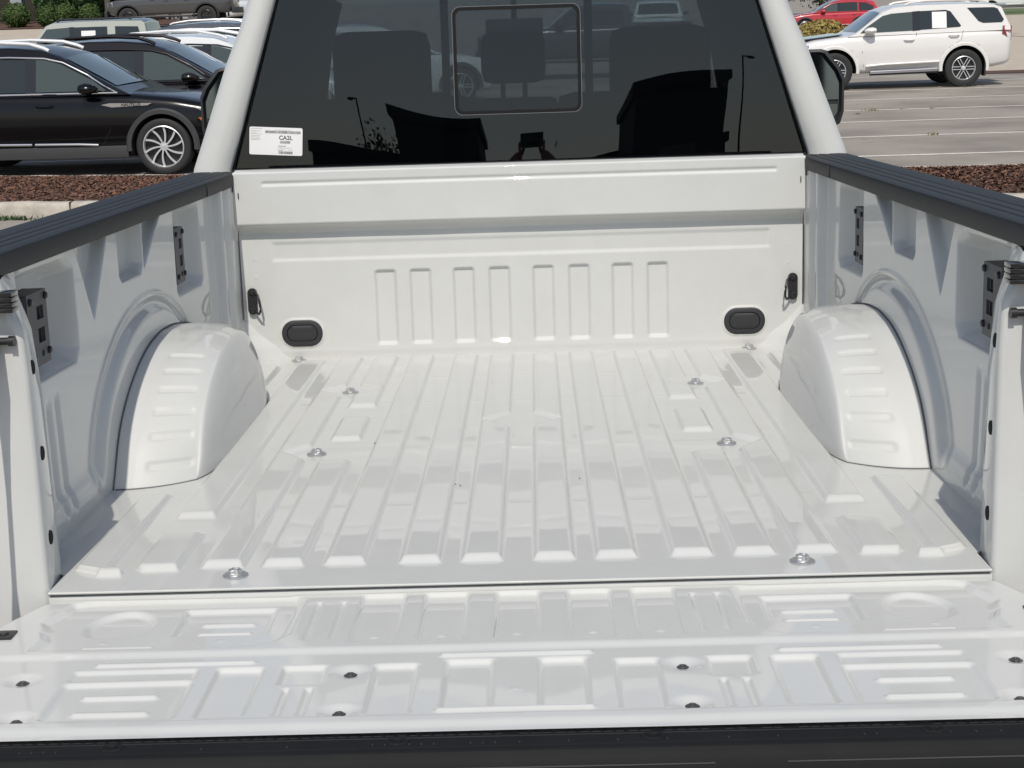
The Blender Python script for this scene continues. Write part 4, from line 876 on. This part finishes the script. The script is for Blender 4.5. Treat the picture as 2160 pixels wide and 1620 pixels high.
# white SUV on the right, nose towards -x
sp4 = dict(L=4.82, W=1.92, R=.40, arch=.475, belt=1.20, paint=M['p_white'], archdz=.02,
   top=[(-2.41, .90), (-2.36, 1.14), (-2.2, 1.20), (-.5, 1.18), (.9, 1.15), (1.15, 1.14), (1.9, 1.06), (2.22, .97), (2.36, .82), (2.41, .62)], bot=[(-2.41, .60), (-2.28, .46), (-1.9, .40), (-1.0, .36), (1.2, .34), (2.1, .38), (2.41, .55)], wheels=(1.47, -1.32),
   gh=[(1.18, 1.13), (1.02, 1.19), (.42, 1.63), (.18, 1.71), (-.3, 1.745), (-1.2, 1.75), (-1.95, 1.72), (-2.12, 1.66), (-2.30, 1.24), (-2.30, 1.18)], ws=(1, 2), rs=(7, 8), tumble=.24, ghw=.945,
   win=[([(.92, 1.20), (.80, 1.31), (.44, 1.545), (.25, 1.59), (-.20, 1.615), (-.20, 1.225)], M['carwin_clear']), ([(-.36, 1.235), (-.36, 1.625), (-.92, 1.635), (-1.02, 1.60), (-1.24, 1.30), (-1.22, 1.275)], M['carwin']), ([(-1.38, 1.665), (-1.95, 1.66), (-2.03, 1.63), (-2.16, 1.40), (-2.12, 1.345), (-1.72, 1.34), (-1.62, 1.38)], M['carwin'])],
   pillar=[(-.36, 1.225), (-.20, 1.215), (-.20, 1.62), (-.36, 1.63)],
   mirror=(.72, 1.25), handles=((-.12, 1.03), (-1.08, 1.10)), handm=M['p_white'], archflare=M['p_white'], rim=(6, M['alloy'], True, 0), rimr=.64,
   rail=[(-.05, 1.76), (-.15, 1.80), (-.5, 1.835), (-1.5, 1.835), (-1.75, 1.80), (-1.85, 1.765)], railm=M['p_white'], railr=.022,
   seams=[[(.86, 1.13), (.88, .8), (.84, .48)], [(-.28, 1.18), (-.28, .48)], [(-1.28, 1.2), (-1.24, 1.0), (-1.0, .85), (-.86, .6), (-.84, .48)]],
   strips=[([(.80, .50, .004), (.4, .53, .016), (-.78, .56, .016)], M['p_white'], 'door_moulding', .028), ([(.72, .34, .04), (-.74, .36, .04)], M['alloy_dark'], 'running_board', .045), ([(.70, .385, .04), (-.72, .405, .04)], M['chrome'], 'step_trim', .014)],
   lamps=[([(2.02, .98), (2.26, .94), (2.30, .84), (2.10, .86)], M['headlamp'], 'headlight'), ([(2.06, .92), (2.16, .90), (2.18, .86), (2.10, .86)], M['amber'], 'marker_lamp'), ([(-2.38, 1.26), (-2.13, 1.27), (-2.12, 1.12), (-2.22, 1.06), (-2.34, .96), (-2.40, .97)], M['red_lens'], 'tail_lamp')])
c = car('parked_suv', 'white SUV parked side-on in the open striped lot, paper in its rear window', 'suv', (8.08, 32.45, 0), math.pi, sp4)
b = MB(); b.prism([(-.93, 1.26), (-.62, 1.26), (-.62, 1.60), (-.93, 1.60)], 0, 0, .005, fn=lambda a, q, d: (a, .96 * .945 - .24 * (q - 1.20) + .008 + d, q))
b.build('window_paper', M['sticker'], c, smooth=False)
b = MB(); b.box(-2.62, -2.28, -.55, .55, 1.70, 1.73, bev=.01); b.build('roof_spoiler', M['p_white'], c)
b = MB(); b.prism([(2.40, 1.04), (1.25, 1.165), (1.25, 1.185), (2.30, 1.075)], 0, -.62, .62, fn=lambda a, q, d: (a, d, q)); b.build('hood_scoop_panel', M['p_blue'], c)
for s in (-1, 1):
    b = MB(); b.box(-1.80, -1.77, s * .80 - .10, s * .80 + .12, .22, .50); b.build('mud_flap', M['rubber'], c, smooth=False)
# red SUV far right
car('parked_suv', 'red SUV far behind the yellowish shrub at the upper right', 'suv', (15.9, 80.5, 0), math.pi, suv_sleek(M['p_red'], rail=None, wlm=M['p_red'], belt=1.12, rim=(5, M['alloy'], True, 0), railm=M['black_gloss']))
# pickup far left, nose towards -x
def pickup(name, label, loc, rz, paint, txt=None, group=None):
    sp = dict(L=5.9, W=2.1, R=.46, arch=.54, belt=1.38, paint=paint, top=[(-2.95, 1.28), (-2.9, 1.36), (-1.0, 1.38), (.8, 1.36), (1.1, 1.36), (2.5, 1.28), (2.9, 1.16), (2.95, .8)], bot=[(-2.95, .66), (-2.6, .58), (2.4, .56), (2.95, .66)], wheels=(1.93, -1.75),
      gh=[(1.12, 1.36), (1.0, 1.42), (.42, 1.86), (.2, 1.93), (-.4, 1.96), (-1.05, 1.93), (-1.12, 1.88), (-1.22, 1.40), (-1.22, 1.36)], ws=(1, 2), rs=(6, 7), tumble=.22, win=[([(.88, 1.42), (.42, 1.80), (.0, 1.84), (.0, 1.42)], M['carwin']), ([(-.12, 1.42), (-.12, 1.84), (-.95, 1.82), (-1.0, 1.42)], M['carwin'])],
      mirror=(.75, 1.46), mirm=M['black_gloss'], handles=((.1, 1.2), (-.85, 1.2)), archflare=M['black_plastic'], rim=(6, M['alloy_dark'], False, 0), rimr=.6,
      strips=[([(1.25, .50, .02), (-1.1, .50, .02)], M['black_plastic'], 'running_board', .06)], lamps=[([(-2.93, 1.30), (-2.74, 1.31), (-2.74, .98), (-2.93, .96)], M['red_lens'], 'tail_lamp'), ([(2.6, 1.2), (2.88, 1.14), (2.9, .92), (2.62, .98)], M['headlamp'], 'headlight')])
    c = car(name, label, 'pickup truck', loc, rz, sp, group)
    b = MB(); b.box(-3.08, -2.93, -.95, .95, .55, .82, bev=.03); b.build('rear_bumper', M['black_plastic'], c)
    b = MB(); b.box(2.90, 3.05, -1.0, 1.0, .50, .80, bev=.04); b.box(2.90, 2.99, -.62, .62, .82, 1.18, bev=.02); b.build('front_bumper', M['black_plastic'], c)
    b = MB(); b.box(-2.82, -1.30, -.90, .90, 1.375, 1.43, bev=.01); b.build('bed_cover', M['black_plastic'], c)
    if txt: text_mesh('side_lettering', txt, .22, mat('muted_red_graphic', (.20, .045, .04), .6), c, Matrix.Translation((-2.25, 1.056, 1.24)) @ Matrix.Rotation(R(180), 4, 'Z') @ Matrix.Rotation(R(90), 4, 'X'), .002, .006)
    return c
pickup('parked_pickup', 'dark grey crew cab pickup seen from its side far behind the row of SUVs', (-16.6, 71.4, 1.47), R(178), M['p_grey'], 'RAPTOR')
car('parked_car', 'cream white car behind the dark grey pickup at the top of the row', 'car', (-14.0, 84, 1.55), math.pi, suv_sleek(M['p_cream'], rail=None, wlm=M['black_gloss'], rim=(5, M['alloy'], True, 0)))
car('parked_car', 'white car farthest left, glimpsed behind the clipped bushes', 'car', (-27.2, 95, 1.75), math.pi, suv_sleek(M['p_white2'], rail=None, rim=(5, M['alloy'], True, 0)))
car('parked_car', 'white car between the grey pickup and the cream car', 'car', (-16.6, 79.5, 1.5), R(150), suv_sleek(M['p_white2'], rail=None, rim=(5, M['alloy'], True, 0)))
# seen through the cab glass
pickup('parked_pickup', 'dark pickup standing side-on beyond the windshield, seen through the rear window', (1.6, 41, 0), math.pi, M['p_grey'])
car('parked_suv', 'white SUV seen through the left part of the rear window', 'suv', (-3.2, 31.5, 0), R(18), suv_sleek(M['p_white2'], rim=(5, M['alloy'], True, 0)))
pickup('parked_pickup', 'white pickup facing the viewer beyond the windshield, left one of the pair', (5.3, 62, 0), R(-95), M['p_white2'])
pickup('parked_pickup', 'white pickup facing the viewer beyond the windshield, right one of the pair', (8.6, 62, 0), R(-88), M['p_white2'])
pickup('parked_pickup', 'dark pickup facing the viewer left of the two white pickups', (2.4, 58, 0), R(-85), M['p_blue'])
# white vehicles at the far upper right
car('parked_car', 'white car at the far upper right edge beyond the grass verge', 'car', (50, 150, .3), math.pi, suv_sleek(M['p_white2'], rail=None, rim=(5, M['alloy'], True, 0)))
pickup('parked_pickup', 'white pickup far behind the roof of the white SUV', (40, 128, 0), R(170), M['p_white2'])

# ============================================================ PLANTS, BUILDINGS, LAMPS
def leaves(name, c, rad, n, size, m_, parent=None, clumps=40, box=False):
    cl = rng.normal(size=(clumps, 3)); cl /= np.linalg.norm(cl, axis=1)[:, None]; cl *= rng.random((clumps, 1)) ** .45 * .86
    if box: cl[:, 2] = np.clip(cl[:, 2], -.9, .8)
    k = rng.integers(0, clumps, n); P = cl[k] + rng.normal(size=(n, 3)) * .15; P = P * np.array(rad) + np.array(c)
    u = rng.normal(size=(n, 3)); u /= np.linalg.norm(u, axis=1)[:, None]; v = np.cross(u, rng.normal(size=(n, 3))); v /= np.linalg.norm(v, axis=1)[:, None]; s = size * rng.uniform(.6, 1.3, (n, 1))
    V = np.stack([P - u * s, P + v * s * .5, P + u * s, P - v * s * .5], 1); return quads(name, V, m_, parent)
def bush(name, label, x, y, rx, rz_, m_, n=2600, size=.05, cat='shrub', group=None, flat=False):
    z = float(gz(x, y)); r = empty(name, (x, y, z)); tag(r, label, cat, group)
    th = np.linspace(0, math.pi, 14); ph = np.linspace(0, 2 * math.pi, 25); TH, PH = np.meshgrid(th, ph, indexing='ij')
    nr = .86 + .08 * np.sin(PH * 3 + x) * np.sin(TH * 4); grid('inner_foliage', rx * nr * np.sin(TH) * np.cos(PH), rx * nr * np.sin(TH) * np.sin(PH), rz_ * (1 + nr * np.cos(TH)) * .96, m_, r)
    u = rng.normal(size=(n, 3)); u /= np.linalg.norm(u, axis=1)[:, None]; rr = 1 + rng.normal(size=(n, 1)) * .05 + .05 * np.sin(u[:, :1] * 9 + 4 * u[:, 2:3] * 3)
    P = u * rr * np.array([rx, rx, rz_]) + np.array([0, 0, rz_]); P[:, 2] = np.maximum(P[:, 2], .02)
    a = rng.normal(size=(n, 3)); a /= np.linalg.norm(a, axis=1)[:, None]; v = np.cross(a, u); v /= np.linalg.norm(v, axis=1)[:, None] + 1e-9
    s = size * rng.uniform(.6, 1.4, (n, 1)); V = np.stack([P - a * s, P + v * s * .6, P + a * s, P - v * s * .6], 1); quads('foliage', V, m_, r)
    b = MB(); b.tube([(0, 0, -.05), (0, 0, .4)], .05); b.build('stem', M['bark'], r); return r
for x, h, w_, lb in ((-25.6, .60, .66, 'leftmost and largest clipped round bush in front of the glass building'), (-24.05, .52, .50, 'second clipped round bush from the left by the glass building'), (-23.1, .55, .50, 'third clipped round bush from the left by the glass building'), (-21.9, .52, .50, 'rightmost clipped round bush just left of the slim tree trunk')):
    bush('clipped_bush', lb, x, 76, w_, h, M['leaf_hedge'], group='clipped bushes in front of the building')
bush('shrub', 'yellow-brown leafy shrub between the red and the white SUV', 11.6, 60, .85, .52, M['leaf_yellow'], 1800, .075)
bush('shrub', 'small reddish yellow shrub just left of the white SUV windshield', 12.9, 60.5, .6, .38, M['leaf_yellow'], 1000, .07)
bush('shrub', 'small tuft of yellow foliage low beside the white truck pillar', 10.6, 59, .55, .42, M['leaf_yellow'], 1000, .07)
def tree(name, label, x, y, H, cr, trunk_r, m_, n=9000, group=None, base=None, crown0=.35):
    z = float(gz(x, y)); r = empty(name, (x, y, z)); tag(r, label, 'tree', group)
    b = MB(); b.tube([(0, 0, -.1), (.05, 0, H * .25), (-.05, .05, H * .5), (.05, 0, H * .75)], [trunk_r, trunk_r * .85, trunk_r * .6, trunk_r * .3], 10)
    for i in range(7):
        a = i * 2.4; z0 = H * (crown0 + .07 * i); b.tube([(0, 0, z0), (cr * .4 * math.cos(a), cr * .4 * math.sin(a), z0 + H * .1), (cr * .75 * math.cos(a), cr * .75 * math.sin(a), z0 + H * .17)], [trunk_r * .4, trunk_r * .25, trunk_r * .1], 6)
    b.build('trunk', M['bark'], r); leaves('crown', (0, 0, H * (1 + crown0) / 2), (cr, cr, H * (1 - crown0) / 2), n, .16, m_, r, 60); return r
for x, y, rr_, hh, lb in ((-24.6, 79.5, 1.0, 1.5, 'tall dark green shrub behind the second clipped bush'), (-22.9, 80, 1.2, 1.7, 'tall dark green shrub behind the rightmost clipped bushes'), (-20.6, 80.5, 1.2, 1.6, 'tall dark green shrub right of the slim tree trunk'), (-18.4, 81, 1.1, 1.5, 'tall dark green shrub behind the grey pickup cab')):
    bush('tall_shrub', lb, x, y, rr_, hh, M['leaf'], 4200, .12, group='tall shrubs behind the clipped bushes')
tree('slim_tree', 'slim tree with a bare grey trunk right of the clipped bushes', -21.25, 77, 7.5, 2.2, .16, M['leaf_tree'], 5000, crown0=.42)
for i, (x, y, h, lb) in enumerate(((-23.6, 84, 6, 'dark leafy tree behind the third clipped bush'), (-19.9, 85, 7, 'dark leafy tree rising behind the grey pickup hood'), (-27.8, 105, 8, 'leafy tree at the upper left corner behind the glass building'), (-15.5, 98, 7, 'leafy tree behind the cream white car'))):
    tree('leafy_tree', lb, x, y, h, 3.0, .2, M['leaf_tree'], 9000, 'trees behind the dealership lot', crown0=.08)
for i, (x, y, h, lb) in enumerate(((18.5, 125, 8, 'green tree behind the red SUV'), (30, 160, 9, 'far green tree behind the roof of the white SUV'), (62, 190, 10, 'far green tree at the upper right corner'))):
    tree('leafy_tree', lb, x, y, h, 4.5, .25, M['leaf_tree'], 7000, 'trees beyond the road on the right', crown0=.06)
# glass-fronted building far left
bd = empty('showroom_building', (-27, 88, 1.7)); tag(bd, 'glass fronted showroom with pale columns at the upper left', 'building')
b = MB(); b.box(-14, 2.2, 6.0, 12, -.3, 6); b.box(-14, 2.4, -.2, 12, 5.2, 6.4); b.build('wall', M['wall'], bd, smooth=False)
for x in (-5, -1.9, .35): 
    b = MB(); b.box(x - .30, x + .30, -8.6, -8.0, -.1, 5.4, bev=.02); b.build('column', M['wall'], bd)
for i in range(5):
    b = MB(); b.box(-13.8 + i * 3.2, -10.8 + i * 3.2, 5.9, 5.95, 0, 4.8); f = b.build('window', M['carwin'], bd, smooth=False)
    b = MB(); b.box(-13.85 + i * 3.2, -13.75 + i * 3.2, 5.84, 5.9, 0, 4.8); b.build('mullion', M['chrome'], f, smooth=False)
def pole(x, y, h, lb, arm=1, r_=.09):
    z = float(gz(x, y)); o = empty('lamp_post', (x, y, z)); tag(o, lb, 'lamp post', 'car park lamp posts')
    b = MB(); b.tube([(0, 0, .6), (0, 0, h)], [r_, r_ * .75], 10); b.build('pole', M['pole'], o); b = MB(); b.lathe([(.28, -.1), (.28, .6), (.24, .62)], None, 16); b.build('base', M['curb'], o)
    b = MB(); b.box(*sorted((0, arm * 1.1)), -.05, .05, h - .08, h, ); b.box(*sorted((arm * .55, arm * 1.25)), -.17, .17, h - .16, h - .06, bev=.02); b.build('lamp_head', M['pole'], o)
pole(20.9, 62.5, 9, 'dark lamp post rising behind the tail of the white SUV', 1, .13)
# things behind the viewer, seen mirrored in the cab glass
for x, y, h, lb, arm in ((-12.5, -70, 9.0, 'lamp post mirrored in the left of the cab window', -.6), (-10.0, -76, 8.2, 'shorter lamp post mirrored nearer the middle of the cab window', -.6), (16.5, -70, 10.6, 'tallest lamp post mirrored in the right of the cab window', .8), (15.0, -72, 8.6, 'shorter lamp post mirrored in the right of the cab window', -.6)): pole(x, y, h, lb, arm)
def block(x0, x1, y, h, dep, lb, nm='building'):
    o = empty(nm, ((x0 + x1) / 2, y, 0)); tag(o, lb, 'building'); hw = (x1 - x0) / 2
    b = MB(); b.box(-hw, hw, -dep, 0, -.1, h); b.build('wall', M['darkwall'], o, smooth=False); b = MB(); b.box(-hw - .2, hw + .2, -dep - .2, .2, h, h + .35); b.build('parapet', M['darkwall'], o, smooth=False)
    k = max(1, int(hw * 2 / 3))
    for i in range(k):
        b = MB(); xx = -hw + (i + .5) * 2 * hw / k; b.box(xx - 1.1, xx + 1.1, .0, .05, .3, h * .7); b.build('window', M['carwin'], o, smooth=False)
block(-7.5, -2.6, -52, 6.9, 10, 'low dark building behind the viewer, mirrored left of centre in the glass'); block(-14, 13, -58, 5.4, 6, 'long low dark building behind the viewer, mirrored along the bottom of the glass'); block(5.6, 10.8, -48, 7.0, 10, 'dark building mirrored in the right half of the cab window')
for i, (x, y, h) in enumerate(((-9.5, -64, 7.4), (1, -70, 7))): tree('leafy_tree', ['low tree behind the viewer beside the mirrored dark building', 'tree rising behind the low dark building'][i], x, y, h, 3.4, .25, M['leaf_tree'], 3000, 'trees behind the viewer', crown0=.1)

# ============================================================ the person taking the picture (only mirrored in the cab glass)
def skin_chain(name, verts, edges, radii, m_, parent, sub=2, root=0):
    me = bpy.data.meshes.new(name); me.from_pydata(verts, edges, []); o = bpy.data.objects.new(name, me); COL.objects.link(o); o.parent = parent
    md = o.modifiers.new('s', 'SKIN'); sv = me.skin_vertices[0].data
    for i, q in enumerate(radii): sv[i].radius = (q, q) if not isinstance(q, tuple) else q
    sv[root].use_root = True; m2 = o.modifiers.new('d', 'SUBSURF'); m2.levels = sub; m2.render_levels = sub
    bpy.context.view_layer.update(); me2 = bpy.data.meshes.new_from_object(o.evaluated_get(bpy.context.evaluated_depsgraph_get())); o.modifiers.clear(); o.data = me2; me2.materials.append(m_)
    me2.polygons.foreach_set('use_smooth', [True] * len(me2.polygons)); return o
pr = empty('person', (.06, -2.80, 0)); tag(pr, 'person in a red shirt holding up a phone, mirrored in the cab glass', 'person')
Vp = [(0, 0, .98), (0, 0, 1.15), (0, .01, 1.32), (0, .01, 1.50), (0, .01, 1.60), (0, .02, 1.68), (0, .03, 1.80), (0, .02, 1.90),
      (-.19, .01, 1.49), (-.25, .12, 1.60), (-.27, .24, 1.78), (-.16, .33, 1.95), (-.07, .36, 2.01), (.19, .01, 1.49), (.25, .12, 1.60), (.27, .24, 1.78), (.16, .33, 1.95), (.07, .36, 2.01),
      (-.10, 0, .92), (-.12, .02, .50), (-.13, -.02, .09), (-.14, .14, .04), (.10, 0, .92), (.12, .02, .50), (.13, -.02, .09), (.14, .14, .04)]
Ep = [(0, 1), (1, 2), (2, 3), (3, 4), (4, 5), (5, 6), (6, 7), (3, 8), (8, 9), (9, 10), (10, 11), (11, 12), (3, 13), (13, 14), (14, 15), (15, 16), (16, 17), (0, 18), (18, 19), (19, 20), (20, 21), (0, 22), (22, 23), (23, 24), (24, 25)]
Rp = [(.16, .11), (.15, .105), (.17, .115), (.15, .09), .062, .075, .098, .075, .065, .052, .042, .033, .030, .065, .052, .042, .033, .030, .10, .065, .042, .035, .10, .065, .042, .035]
body = skin_chain('body', Vp, Ep, Rp, M['skin'], pr)
skin_chain('shirt', [Vp[i] for i in (0, 1, 2, 3, 8, 9, 13, 14)] + [(-.262, .19, 1.68), (.262, .19, 1.68)], [(0, 1), (1, 2), (2, 3), (3, 4), (4, 5), (3, 6), (6, 7), (5, 8), (7, 9)], [(.175, .125), (.17, .12), (.185, .128), (.155, .10), .082, .070, .082, .070, .066, .066], M['shirt'], pr)
skin_chain('trousers', [Vp[i] for i in (0, 18, 19, 20, 22, 23, 24)], [(0, 1), (1, 2), (2, 3), (0, 4), (4, 5), (5, 6)], [(.17, .12), .115, .082, .062, .115, .082, .062], M['jeans'], pr)
for sx in (-1, 1):
    b = MB(); b.box(sx * .14 - .05, sx * .14 + .05, -.08, .20, .0, .09, bev=.03); b.build('shoe', M['shoe'], pr)
    for k in range(4):
        z = 2.055 - k * .022; skin_chain('finger', [(sx * .075, .36, z - .02), (sx * .092, .385, z), (sx * .086, .41, z + .004), (sx * .070, .42, z + .004)], [(0, 1), (1, 2), (2, 3)], [.010, .009, .0085, .0075], M['skin'], pr, 1)
    skin_chain('thumb', [(sx * .07, .36, 2.0), (sx * .06, .375, 2.03), (sx * .045, .385, 2.06)], [(0, 1), (1, 2)], [.012, .011, .009], M['skin'], pr, 1)
    b = MB(); b.lathe([(.001, -.03), (.02, -.02), (.026, .005), (.018, .03), (.001, .035)], Matrix.Translation((sx * .098, .02, 1.79)) @ Matrix.Diagonal((.35, .7, 1, 1)), 12); b.build('ear', M['skin'], pr)
b = MB(); rows = [[(.102 * math.sin(t) * math.cos(p_), .02 + .112 * math.sin(t) * math.sin(p_) - .012, 1.83 + .105 * math.cos(t)) for p_ in np.linspace(0, 2 * math.pi, 25)] for t in np.linspace(.02, 1.75, 12)]
b.quadgrid(rows); b.build('hair', M['rubber'], pr)
b = MB(); b.lathe([(.001, -.02), (.014, -.012), (.012, .01), (.006, .03), (.001, .032)], Matrix.Translation((0, .128, 1.78)), 10); b.build('nose', M['skin'], pr)
b = MB(); b.tube([(-.028, .118, 1.735), (0, .126, 1.733), (.028, .118, 1.735)], .005, 6); b.build('mouth', M['shirt'], pr)
for sx in (-1, 1): b = MB(); b.lathe([(.001, -.008), (.012, 0), (.001, .008)], Matrix.Translation((sx * .034, .115, 1.815)), 12); b.build('eye', M['black_gloss'], pr)
ph = empty('phone', (.06, -2.405, 2.07)); tag(ph, 'black phone held upright in both hands of the person in the red shirt', 'phone')
b = MB(); b.box(-.082, .082, -.005, .004, -.039, .039, bev=.003); b.build('case', M['black_gloss'], ph); b = MB(); b.box(.02, .07, .004, .006, .005, .03, bev=.0008); b.build('camera_bump', M['black_metal'], ph)
